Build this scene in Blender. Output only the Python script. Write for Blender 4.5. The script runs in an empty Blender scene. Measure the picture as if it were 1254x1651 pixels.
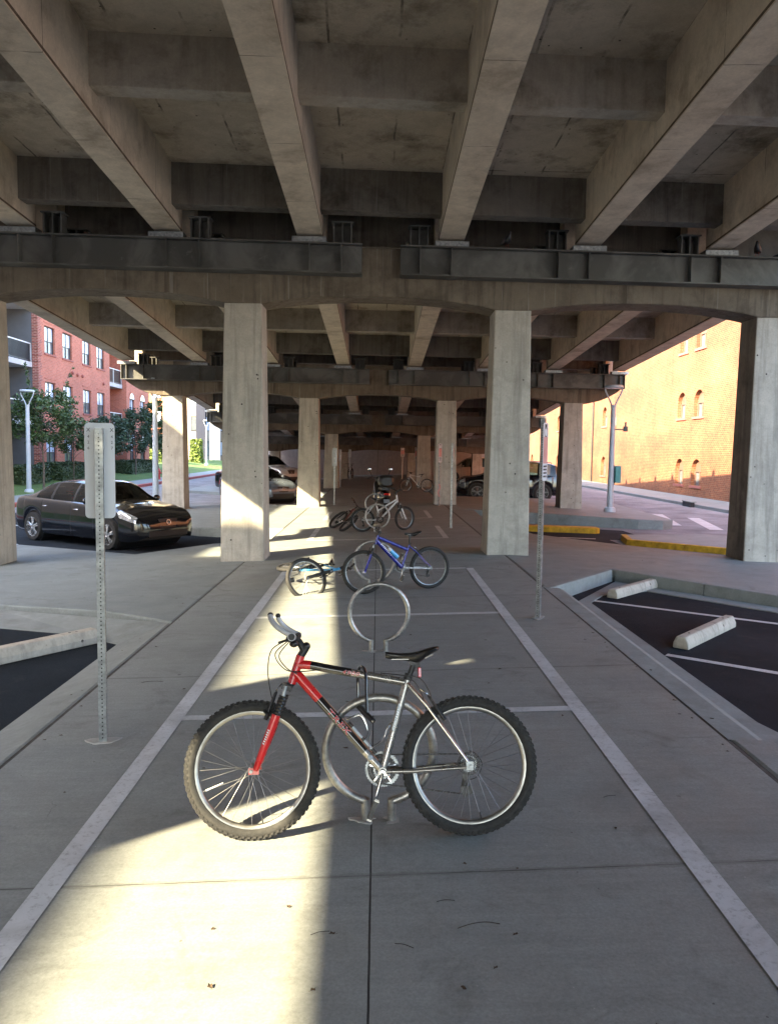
import bpy, math, random
from mathutils import Vector, Matrix, noise as mnoise
R = math.radians
random.seed(7)
SC = bpy.context.scene
COL = SC.collection
# ---------------------------------------------------------------- camera
CAM_H = 1.86
cam_d = bpy.data.cameras.new('camera')
cam = bpy.data.objects.new('camera', cam_d)
COL.objects.link(cam)
cam_d.sensor_fit = 'VERTICAL'
cam_d.sensor_height = 24.0
cam_d.lens = 24.0 * 1290.0 / 1651.0
cam_d.clip_start = 0.05
cam_d.clip_end = 3000
_y = Vector((-18, 100.5, 1290)).normalized()              # world Y seen from the camera (right, up, forward)
_z = Vector((0, 0, 0))
_a = Vector((-18, 100.5, 1290)); _b = _a + Vector((1000, -14, 0))
_z = _a.cross(_b).normalized()
if _z.y < 0: _z = -_z
_x = _y.cross(_z)
if _x.x < 0: _x = -_x
right = Vector((_x.x, _y.x, _z.x)); up = Vector((_x.y, _y.y, _z.y)); fwd = Vector((_x.z, _y.z, _z.z))
m = Matrix.Identity(4)
for i in range(3):
    m[i][0] = right[i]; m[i][1] = up[i]; m[i][2] = -fwd[i]
m[2][3] = CAM_H
cam.matrix_world = m
SC.camera = cam
# ---------------------------------------------------------------- sky, sun, exposure
SUN_DIR = Vector((1.33, 0.99, -1.0)).normalized()         # direction the light travels
sun_el = math.asin(-SUN_DIR.z)
w = bpy.data.worlds.new('World'); SC.world = w; w.use_nodes = True
nt = w.node_tree
bg = nt.nodes['Background']
sky = nt.nodes.new('ShaderNodeTexSky')
sky.sky_type = 'NISHITA'; sky.sun_disc = False
sky.sun_elevation = sun_el
sky.sun_rotation = math.atan2(-SUN_DIR.x, -SUN_DIR.y)
sky.air_density = 1.0; sky.dust_density = 2.2; sky.ozone_density = 1.0
nt.links.new(sky.outputs[0], bg.inputs[0])
bg.inputs[1].default_value = 0.15
sd = bpy.data.lights.new('sun', 'SUN'); sd.energy = 3.4; sd.angle = R(0.55); sd.color = (1.0, 0.84, 0.54)
so = bpy.data.objects.new('sun', sd); COL.objects.link(so)
so.rotation_euler = SUN_DIR.to_track_quat('-Z', 'Y').to_euler()
so.location = (-20, -20, 30)
SC.view_settings.view_transform = 'Standard'
SC.view_settings.look = 'None'
SC.view_settings.gamma = 1.0
SC.view_settings.use_curve_mapping = False
SC.view_settings.exposure = 3.35
SC.render.engine = 'CYCLES'
SC.cycles.use_denoising = True
SC.cycles.max_bounces = 10
SC.cycles.diffuse_bounces = 7
SC.cycles.glossy_bounces = 4
SC.cycles.transmission_bounces = 6
SC.cycles.caustics_reflective = False
SC.cycles.caustics_refractive = False
SC.cycles.sample_clamp_indirect = 6.0

# ---------------------------------------------------------------- node helpers
class NT:
    def __init__(s, name):
        s.m = bpy.data.materials.new(name); s.m.use_nodes = True
        s.t = s.m.node_tree; s.b = s.t.nodes['Principled BSDF']
    def n(s, typ, **kw):
        x = s.t.nodes.new(typ)
        for k, v in kw.items():
            if k.startswith('i_'):
                key = k[2:]
                x.inputs[int(key) if key.isdigit() else key].default_value = v
            else: setattr(x, k, v)
        return x
    def l(s, a, b): s.t.links.new(a, b)
    def coord(s, scale=(1, 1, 1), kind='Object'):
        c = s.n('ShaderNodeTexCoord'); mp = s.n('ShaderNodeMapping')
        mp.inputs['Scale'].default_value = scale
        s.l(c.outputs[kind], mp.inputs[0]); return mp.outputs[0]
    def noise(s, co, scale, detail=4, rough=.55, dist=0):
        x = s.n('ShaderNodeTexNoise'); x.inputs['Scale'].default_value = scale
        x.inputs['Detail'].default_value = detail; x.inputs['Roughness'].default_value = rough
        x.inputs['Distortion'].default_value = dist
        s.l(co, x.inputs['Vector']); return x.outputs[0]
    def ramp(s, v, stops):
        x = s.n('ShaderNodeValToRGB'); e = x.color_ramp.elements
        while len(e) < len(stops): e.new(0.5)
        for k, (p, c) in enumerate(stops):
            e[k].position = p
            e[k].color = (c, c, c, 1) if not hasattr(c, '__len__') else (c[0], c[1], c[2], 1)
        s.l(v, x.inputs[0]); return x.outputs[0]
    def mix(s, f, a, b, mode='MIX'):
        x = s.n('ShaderNodeMix', data_type='RGBA', blend_type=mode)
        for sock, v in ((x.inputs[0], f), (x.inputs[6], a), (x.inputs[7], b)):
            if hasattr(v, 'is_linked') or hasattr(v, 'links'): s.l(v, sock)
            elif hasattr(v, '__len__'): sock.default_value = (v[0], v[1], v[2], 1)
            else: sock.default_value = v
        return x.outputs[2]
    def math(s, op, a, b=None, c=None, clamp=False):
        x = s.n('ShaderNodeMath', operation=op); x.use_clamp = clamp
        for k, v in enumerate((a, b, c)):
            if v is None: continue
            if hasattr(v, 'links'): s.l(v, x.inputs[k])
            else: x.inputs[k].default_value = v
        return x.outputs[0]
    def bump(s, h, strength=.3, dist=.01):
        x = s.n('ShaderNodeBump'); x.inputs['Strength'].default_value = strength
        x.inputs['Distance'].default_value = dist
        s.l(h, x.inputs['Height']); s.l(x.outputs[0], s.b.inputs['Normal'])
    def out(s, col=None, rough=None, metal=None):
        for v, k in ((col, 'Base Color'), (rough, 'Roughness'), (metal, 'Metallic')):
            if v is None: continue
            if hasattr(v, 'links'): s.l(v, s.b.inputs[k])
            elif hasattr(v, '__len__'): s.b.inputs[k].default_value = (v[0], v[1], v[2], 1)
            else: s.b.inputs[k].default_value = v
        return s.m

def plain(name, col, rough=.5, metal=0.0, var=.12, scale=30, coat=0.0, bump=0.0):
    t = NT(name); co = t.coord()
    nz = t.noise(co, scale, 4)
    f = t.ramp(nz, [(.3, 1 - var), (.7, 1 + var * .4)])
    c = t.mix(1.0, col, f, 'MULTIPLY')
    r = t.ramp(t.noise(co, scale * .6, 3), [(.3, max(.02, rough - .08)), (.7, min(1, rough + .08))])
    if coat: t.b.inputs['Coat Weight'].default_value = coat; t.b.inputs['Coat Roughness'].default_value = .03
    if bump: t.bump(nz, bump, .004)
    return t.out(c, r, metal)

def concrete(name, c1, c2, stain=.35, stain_col=(.10, .085, .07), streak=0.0, holes=0.0, boards=None, rough=.9, big=.5):
    t = NT(name); co = t.coord()
    base = t.mix(t.ramp(t.noise(co, big, 6, .6), [(.3, 0), (.7, 1)]), c1, c2)
    fine = t.ramp(t.noise(co, 38, 6, .7), [(.25, .86), (.75, 1.1)])
    base = t.mix(1.0, base, fine, 'MULTIPLY')
    mid = t.ramp(t.noise(co, 4.5, 6, .65, .6), [(.3, .84), (.7, 1.08)])
    base = t.mix(1.0, base, mid, 'MULTIPLY')
    st = t.ramp(t.noise(co, 1.3, 8, .70, .15), [(.50, 0), (.70, 1)])
    base = t.mix(t.math('MULTIPLY', st, stain), base, stain_col)
    if streak:
        cs = t.coord((5, 5, .35))
        sk = t.ramp(t.noise(cs, 1.6, 5, .6), [(.5, 0), (.74, 1)])
        base = t.mix(t.math('MULTIPLY', sk, streak), base, (stain_col[0] * .8, stain_col[1] * .8, stain_col[2] * .8))
        sk2 = t.ramp(t.noise(t.coord((9, 9, .3)), 2.1, 4, .6), [(.6, 0), (.8, 1)])
        base = t.mix(t.math('MULTIPLY', sk2, streak * .5), base, (.55, .52, .47))
    if boards:
        co2 = t.n('ShaderNodeTexCoord').outputs['Object']
        sep = t.n('ShaderNodeSeparateXYZ'); t.l(co2, sep.inputs[0])
        for ax, step, off, wd in boards:
            v = t.math('ADD', sep.outputs[ax], off)
            wv = t.math('MULTIPLY', t.math('SUBTRACT', t.noise(co, 1.1, 3), .5), .10)
            v = t.math('ADD', v, wv)
            f = t.math('ABSOLUTE', t.math('SUBTRACT', t.math('FRACT', t.math('DIVIDE', v, step)), .5))
            ln = t.math('LESS_THAN', f, wd / step)
            ln = t.math('MULTIPLY', ln, t.ramp(t.noise(co, 2.3, 4), [(.45, 0), (.6, .75)]))
            base = t.mix(ln, base, (.05, .042, .035))
    if holes:
        vo = t.n('ShaderNodeTexVoronoi'); vo.inputs['Scale'].default_value = 6.5
        t.l(co, vo.inputs['Vector'])
        h = t.math('LESS_THAN', vo.outputs['Distance'], holes)
        h = t.math('MULTIPLY', h, t.ramp(t.noise(co, 2.5, 2), [(.5, 0), (.55, 1)]))
        base = t.mix(h, base, (.06, .05, .045))
    t.bump(t.noise(co, 22, 8, .7), .35, .006)
    return t.out(base, rough)

M = {}
def paving(name, c1, c2, joints=True, joint_y=()):
    t = NT(name); co = t.coord()
    base = t.mix(t.ramp(t.noise(co, .55, 7, .6), [(.3, 0), (.7, 1)]), c1, c2)
    base = t.mix(1.0, base, t.ramp(t.noise(co, 6, 7, .7, .3), [(.3, .86), (.72, 1.07)]), 'MULTIPLY')
    base = t.mix(1.0, base, t.ramp(t.noise(co, 75, 5, .75), [(.28, .76), (.72, 1.18)]), 'MULTIPLY')
    base = t.mix(1.0, base, t.ramp(t.noise(t.coord((.5, 9, 9)), 3.0, 4), [(.35, .93), (.7, 1.04)]), 'MULTIPLY')
    # small dark gum spots and pale flecks
    for sc, thr, colr, k in ((3.1, .045, (.05, .047, .043), .8), (7.0, .035, (.06, .055, .05), .7), (9.0, .03, (.5, .49, .46), .45)):
        vo = t.n('ShaderNodeTexVoronoi'); vo.inputs['Scale'].default_value = sc
        t.l(t.coord((1, 1, 0)), vo.inputs['Vector'])
        d = t.math('ADD', vo.outputs['Distance'], t.math('MULTIPLY', t.math('SUBTRACT', t.noise(co, 60, 3), .5), .05))
        h = t.math('MULTIPLY', t.math('LESS_THAN', d, thr), t.ramp(t.noise(co, sc * .37, 2), [(.47, 0), (.51, k)]))
        base = t.mix(h, base, colr)
    # blotchy dirt
    dirt = t.ramp(t.noise(co, 2.2, 8, .7, .8), [(.54, 0), (.76, .6)])
    base = t.mix(dirt, base, (.085, .08, .072))
    big = t.ramp(t.noise(co, .8, 5, .6, 1.2), [(.52, 0), (.7, .3)])
    base = t.mix(big, base, (.13, .128, .12))
    # thin tyre scuffs and hairline cracks
    wv = t.n('ShaderNodeTexVoronoi', feature='DISTANCE_TO_EDGE'); wv.inputs['Scale'].default_value = .55
    cw = t.n('ShaderNodeVectorMath', operation='ADD'); nzv = t.n('ShaderNodeTexNoise'); nzv.inputs['Scale'].default_value = 2.5; nzv.inputs['Detail'].default_value = 6
    t.l(co, nzv.inputs['Vector']); sc_ = t.n('ShaderNodeVectorMath', operation='SCALE'); sc_.inputs['Scale'].default_value = .5
    t.l(nzv.outputs['Color'], sc_.inputs[0]); t.l(co, cw.inputs[0]); t.l(sc_.outputs[0], cw.inputs[1]); t.l(cw.outputs[0], wv.inputs['Vector'])
    ck = t.math('MULTIPLY', t.math('LESS_THAN', wv.outputs['Distance'], .0016), t.ramp(t.noise(co, .9, 3), [(.63, 0), (.68, .4)]))
    base = t.mix(ck, base, (.05, .047, .043))
    scf = t.ramp(t.noise(t.coord((1.2, 14, 1)), 1.0, 3, .5, .3), [(.66, 0), (.74, .35)])
    base = t.mix(t.math('MULTIPLY', scf, t.ramp(t.noise(co, 1.1, 3), [(.5, 0), (.6, 1)])), base, (.09, .088, .085))
    if joints:
        sep = t.n('ShaderNodeSeparateXYZ'); t.l(t.n('ShaderNodeTexCoord').outputs['Object'], sep.inputs[0])
        wob = t.math('MULTIPLY', t.math('SUBTRACT', t.noise(co, 7, 3), .5), .010)
        dx = t.math('ABSOLUTE', t.math('ADD', t.math('ADD', sep.outputs[0], .008), t.math('MULTIPLY', wob, .4)))
        jm = t.math('LESS_THAN', dx, .0042)
        base = t.mix(jm, base, (.012, .011, .010))
        for y0 in joint_y:
            yy = t.math('SUBTRACT', t.math('ADD', sep.outputs[1], t.math('MULTIPLY', sep.outputs[0], -.03)), y0)
            dy = t.math('ABSOLUTE', t.math('ADD', yy, wob))
            j = t.math('MULTIPLY', t.math('LESS_THAN', dy, .0042), t.ramp(t.noise(co, 3.3, 4), [(.38, .12), (.6, .85)]))
            base = t.mix(j, base, (.03, .028, .026))
            halo = t.math('MULTIPLY', t.math('LESS_THAN', t.math('ADD', dy, t.math('MULTIPLY', t.noise(co, 9, 4), .05)), .042), .3)
            base = t.mix(halo, base, (.10, .095, .088))
    t.bump(t.noise(co, 120, 5, .7), .25, .003)
    r = t.ramp(t.noise(co, 3, 5), [(.3, .62), (.7, .85)])
    return t.out(base, r)

def asphalt(name, c):
    t = NT(name); co = t.coord()
    v = t.ramp(t.noise(co, 140, 3, .7), [(.3, .55), (.72, 1.7)])
    base = t.mix(1.0, c, v, 'MULTIPLY')
    base = t.mix(1.0, base, t.ramp(t.noise(co, .9, 7, .65), [(.3, .7), (.75, 1.5)]), 'MULTIPLY')
    base = t.mix(t.ramp(t.noise(co, 2.4, 8, .7, .5), [(.58, 0), (.78, .30)]), base, (.10, .10, .10))
    t.bump(t.noise(co, 150, 4, .7), .6, .006)
    t.b.inputs['Specular IOR Level'].default_value = .12
    return t.out(base, .95)

def brick(name, c1, c2, mortar, axis='YZ', scale=1.0, mort=.012, var=1.0):
    t = NT(name)
    tc = t.n('ShaderNodeTexCoord'); sep = t.n('ShaderNodeSeparateXYZ'); t.l(tc.outputs['Object'], sep.inputs[0])
    cmb = t.n('ShaderNodeCombineXYZ')
    t.l(t.math('ADD', sep.outputs[0], sep.outputs[1]), cmb.inputs[0]); t.l(sep.outputs[2], cmb.inputs[1])
    br = t.n('ShaderNodeTexBrick')
    br.inputs['Scale'].default_value = 1.0 / scale
    br.inputs['Mortar Size'].default_value = mort
    br.inputs['Brick Width'].default_value = .23; br.inputs['Row Height'].default_value = .085
    br.inputs['Color1'].default_value = (*c1, 1); br.inputs['Color2'].default_value = (*c2, 1); br.inputs['Mortar'].default_value = (*mortar, 1)
    t.l(cmb.outputs[0], br.inputs['Vector'])
    co = tc.outputs['Object']
    base = t.mix(1.0, br.outputs[0], t.ramp(t.noise(co, .5, 6, .6), [(.3, 1 - .2 * var), (.7, 1 + .12 * var)]), 'MULTIPLY')
    base = t.mix(1.0, base, t.ramp(t.noise(co, 9, 3, .6), [(.3, 1 - .18 * var), (.7, 1 + .15 * var)]), 'MULTIPLY')
    if var > 1.2:
        bd = t.ramp(t.noise(t.coord((.12, .12, .5)), 1.0, 5, .6, .5), [(.40, 0), (.62, 1)])
        base = t.mix(t.math('MULTIPLY', bd, .5), base, t.mix(1.0, base, (1.7, 1.75, 1.7), 'MULTIPLY'))
        sk = t.ramp(t.noise(t.coord((2.2, 2.2, .12)), 1.0, 5, .65), [(.56, 0), (.74, .45)])
        base = t.mix(sk, base, t.mix(1.0, base, (.55, .5, .5), 'MULTIPLY'))
    t.bump(br.outputs[1], -.3, .01)
    return t.out(base, .9)

def build_mats():
    M['path'] = paving('path_concrete', (.246, .262, .250), (.286, .300, .288), True, (3.37, 6.6, 9.95, 13.2, 16.5, 19.8))
    M['apron'] = paving('apron_concrete', (.196, .220, .220), (.242, .268, .266), False)
    M['kerb'] = concrete('kerb_concrete', (.215, .235, .228), (.275, .295, .288), .5, (.13, .12, .105))
    M['asphalt'] = asphalt('fresh_asphalt', (.0150, .0195, .0255))
    M['road'] = asphalt('road_asphalt', (.20, .195, .20))
    t = NT('white_road_paint'); co = t.coord()
    base = t.mix(t.ramp(t.noise(co, 30, 6, .75), [(.52, 0), (.72, .9)]), (.56, .58, .59), (.27, .28, .275))
    base = t.mix(t.ramp(t.noise(co, 2.1, 6, .7, .6), [(.5, 0), (.7, .55)]), base, (.25, .25, .24))
    base = t.mix(1.0, base, t.ramp(t.noise(co, 3, 5), [(.3, .85), (.7, 1.05)]), 'MULTIPLY')
    t.bump(t.noise(co, 120, 4), .2, .003)
    M['paint'] = t.out(base, .7)
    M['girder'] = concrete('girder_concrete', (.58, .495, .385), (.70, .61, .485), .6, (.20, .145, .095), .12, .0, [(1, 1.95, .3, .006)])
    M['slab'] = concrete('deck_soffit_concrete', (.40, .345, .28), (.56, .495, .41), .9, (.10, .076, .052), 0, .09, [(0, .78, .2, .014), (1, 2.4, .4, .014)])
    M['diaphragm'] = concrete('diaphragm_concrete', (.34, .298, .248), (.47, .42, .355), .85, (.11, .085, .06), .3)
    M['diaphragm_leaky'] = concrete('leak_stained_diaphragm', (.15, .132, .11), (.22, .195, .165), .9, (.05, .04, .03), .6)
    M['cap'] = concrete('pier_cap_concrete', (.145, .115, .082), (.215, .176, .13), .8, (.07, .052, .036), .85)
    M['dark_column'] = concrete('darker_column_concrete', (.19, .165, .14), (.27, .24, .205), .7, (.05, .043, .036), .6)
    M['column'] = concrete('column_concrete', (.445, .402, .338), (.53, .483, .412), .5, (.19, .17, .14), .6, .10)
    M['colside'] = M['column']
    M['abut'] = concrete('abutment_concrete', (.42, .385, .36), (.50, .46, .43), .2, (.25, .22, .2), .2)
    t = NT('dull_painted_steel'); co = t.coord()
    base = t.mix(t.ramp(t.noise(co, 1.4, 6, .6, .6), [(.45, 0), (.6, 1)]), (.080, .078, .070), (.145, .142, .130))
    base = t.mix(t.ramp(t.noise(co, 5, 6, .7), [(.62, 0), (.75, .6)]), base, (.24, .24, .225))
    M['steel'] = t.out(base, .6, .15)
    M['pale_steel'] = plain('pale_steel', (.62, .65, .68), .45, .1, .15, 3)
    M['galv'] = plain('galvanised_steel', (.36, .38, .39), .42, .75, .45, 25)
    M['rack'] = plain('brushed_rack_steel', (.42, .415, .40), .38, .9, .35, 40)
    M['rim'] = plain('aluminium_rim', (.34, .335, .32), .38, .95, .15, 30)
    M['chrome'] = plain('polished_metal', (.50, .50, .50), .2, 1.0, .12, 40)
    M['matte_alloy'] = plain('matte_alloy', (.50, .50, .52), .5, .35, .1, 40)
    M['silver'] = plain('silver_frame_paint', (.33, .315, .295), .28, .75, .12, 30, .4)
    M['red'] = plain('red_frame_paint', (.60, .014, .016), .28, 0, .1, 20, .6)
    M['black'] = plain('black_plastic', (.014, .014, .015), .42, 0, .3, 40)
    M['gloss_black'] = plain('gloss_black_paint', (.010, .010, .012), .12, 0, .2, 20, .9)
    M['dark_metal'] = plain('dark_metal', (.05, .05, .052), .4, .6, .3, 40)
    M['spoke'] = plain('spoke_steel', (.33, .33, .34), .5, 1.0, .1, 60)
    t = NT('tyre_rubber'); co = t.coord()
    nz = t.noise(co, 35, 6, .7)
    base = t.mix(t.ramp(nz, [(.4, 0), (.68, 1)]), (.013, .013, .013), (.034, .032, .030))
    t.bump(nz, .3, .003)
    M['tyre'] = t.out(base, .78)
    M['leather'] = plain('saddle_vinyl', (.013, .013, .014), .35, 0, .3, 60, 0, .2)
    M['white'] = plain('white_paint', (.72, .73, .74), .45, 0, .08, 10)
    M['sign_white'] = plain('sign_sheet', (.60, .62, .66), .4, 0, .06, 6)
    M['sign_pink'] = plain('sign_lit_pink', (.60, .27, .25), .5, 0, .15, 10)  # sign red paled by painted-in light; the ribbon shares this pink
    M['sign_red'] = plain('sign_red', (.62, .07, .07), .5, 0, .1, 10)
    M['ink'] = plain('ink', (.02, .02, .025), .6, 0, .1, 10)
    M['yellow'] = plain('yellow_kerb_paint', (.55, .30, .012), .75, 0, .45, 7)
    M['red_kerb'] = plain('red_kerb_paint', (.40, .09, .085), .8, 0, .3, 5)
    M['lamp'] = plain('lamp_post_paint', (.42, .48, .54), .45, .1, .08, 6)
    M['lens'] = plain('lens_plastic', (.75, .78, .8), .3, 0, .05, 10)
    M['blue'] = plain('blue_frame_paint', (.012, .015, .24), .25, 0, .15, 20, .7)
    M['light_blue'] = plain('light_blue_frame_paint', (.08, .40, .78), .3, 0, .15, 20, .6)
    M['white_frame'] = plain('white_frame_paint', (.66, .66, .66), .3, 0, .08, 20, .5)
    M['dark_red'] = plain('dark_red_frame_paint', (.10, .012, .012), .3, 0, .2, 20, .5)
    t = NT('window_glass'); t.b.inputs['IOR'].default_value = 1.5
    M['glass'] = t.out((.018, .022, .024), .04, 0)
    t.b.inputs['Specular IOR Level'].default_value = .8
    t = NT('car_glass'); t.t.nodes.remove(t.b)
    tr = t.n('ShaderNodeBsdfTransparent'); tr.inputs[0].default_value = (.30, .36, .34, 1)
    gl = t.n('ShaderNodeBsdfGlossy'); gl.inputs['Roughness'].default_value = .02
    fr = t.n('ShaderNodeFresnel'); fr.inputs[0].default_value = 1.5
    mx = t.n('ShaderNodeMixShader'); t.l(fr.outputs[0], mx.inputs[0]); t.l(tr.outputs[0], mx.inputs[1]); t.l(gl.outputs[0], mx.inputs[2])
    t.l(mx.outputs[0], t.t.nodes['Material Output'].inputs[0]); M['car_glass'] = t.m
    M['bldg_glass'] = plain('sky_reflection_pane', (.62, .72, .90), .06, 0, .12, 1.5)  # pale blue sky reflection painted into the pane colour
    M['bldg_glass_low'] = plain('dim_pane', (.13, .145, .16), .08, 0, .3, 2)
    M['brick_left'] = brick('red_brick', (.50, .155, .098), (.39, .112, .070), (.42, .23, .17), 'YZ', 1.0, .010, .6)
    M['brick_dark'] = brick('dark_red_brick', (.30, .07, .05), (.20, .045, .035), (.42, .25, .2), 'YZ', 1.0, .014, .6)
    M['brick_right'] = brick('orange_brick', (.195, .056, .022), (.125, .034, .016), (.185, .10, .05), 'YZ', 1.0, .013, 1.6)
    M['siding'] = plain('grey_siding', (.12, .125, .135), .7, 0, .15, 2)
    M['concrete_slab'] = concrete('balcony_slab', (.45, .46, .47), (.52, .53, .54), .2)
    M['rail'] = plain('dark_rail', (.03, .03, .033), .5, .2, .2, 10)
    M['pale_rail'] = plain('pale_rail', (.55, .56, .58), .5, .2, .1, 10)
    M['sill'] = plain('window_sill_stone', (.30, .10, .08), .8, 0, .15, 6)
    t = NT('lawn_grass'); co = t.coord()
    base = t.mix(t.ramp(t.noise(co, .8, 6, .6), [(.3, 0), (.7, 1)]), (.075, .145, .030), (.115, .19, .045))
    base = t.mix(1.0, base, t.ramp(t.noise(co, 40, 5, .7), [(.3, .6), (.7, 1.3)]), 'MULTIPLY')
    t.bump(t.noise(co, 45, 5, .7), 1.0, .05)
    M['grass'] = t.out(base, .95)
    def leafm(name, a, b):
        t = NT(name); co = t.coord()
        base = t.mix(t.ramp(t.noise(co, 1.7, 4, .6), [(.35, 0), (.65, 1)]), a, b)
        base = t.mix(1.0, base, t.ramp(t.noise(co, 14, 3), [(.3, .7), (.7, 1.35)]), 'MULTIPLY')
        t.b.inputs['Transmission Weight'].default_value = 0
        t.b.inputs['Subsurface Weight'].default_value = 0
        return t.out(base, .6)
    M['leaf'] = leafm('tree_leaf', (.030, .062, .022), (.062, .105, .030))
    M['leaf_blue'] = leafm('dark_tree_leaf', (.022, .050, .028), (.045, .080, .038))
    M['leaf_bright'] = leafm('bright_leaf', (.12, .17, .03), (.20, .25, .05))
    M['hedge'] = leafm('hedge_leaf', (.020, .042, .014), (.040, .070, .022))
    M['bark'] = plain('bark', (.14, .115, .095), .9, 0, .4, 12, 0, .5)
    M['car_black'] = plain('black_car_paint', (.005, .006, .009), .14, .0, .1, 5, .8)
    M['car_silver'] = plain('silver_car_paint', (.16, .19, .23), .25, .3, .08, 5, .6)
    M['car_white'] = plain('white_car_paint', (.62, .62, .60), .25, 0, .06, 5, .8)
    M['alloy'] = plain('alloy_wheel', (.62, .64, .66), .25, .8, .1, 20)
    M['alloy_dark'] = plain('dark_alloy_wheel', (.16, .16, .17), .3, .8, .2, 20)
    M['headlight'] = plain('headlight_lens', (.55, .57, .60), .06, .5, .5, 14, 1.0)
    M['amber'] = plain('amber_lens', (.60, .20, .03), .15, 0, .2, 10, .6)
    M['tail'] = plain('tail_lens', (.55, .02, .015), .12, 0, .25, 12, .8)
    M['joint'] = plain('joint_dirt', (.075, .07, .062), .95, 0, .5, 14)
    M['mulch'] = plain('mulch', (.06, .035, .022), .95, 0, .5, 20, 0, .6)
    M['render_white'] = plain('white_render', (.62, .63, .64), .8, 0, .05, 2)
    M['render_orange'] = plain('orange_render', (.52, .17, .08), .8, 0, .1, 2)
    M['render_navy'] = plain('navy_cladding', (.018, .022, .045), .6, 0, .1, 2)
    M['tan'] = plain('tan_render', (.42, .33, .26), .8, 0, .1, 2)
    M['green_box'] = plain('teal_box', (.07, .28, .27), .5, 0, .2, 8)
    M['dry_leaf'] = plain('dry_leaf', (.085, .055, .03), .9, 0, .4, 30)
    M['twig'] = plain('twig', (.05, .042, .034), .9, 0, .4, 30)
    M['mortar'] = concrete('grout_patch', (.38, .37, .35), (.46, .45, .43), .3, (.2, .19, .17), big=6)
    M['edge_stain'] = plain('rusty_edge', (.13, .09, .058), .95, 0, .5, 6)
    M['frame_brown'] = plain('brown_window_frame', (.16, .085, .06), .7, 0, .2, 6)
    M['hydrant'] = plain('hydrant_red', (.5, .03, .03), .5, 0, .2, 10)
build_mats()
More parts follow.
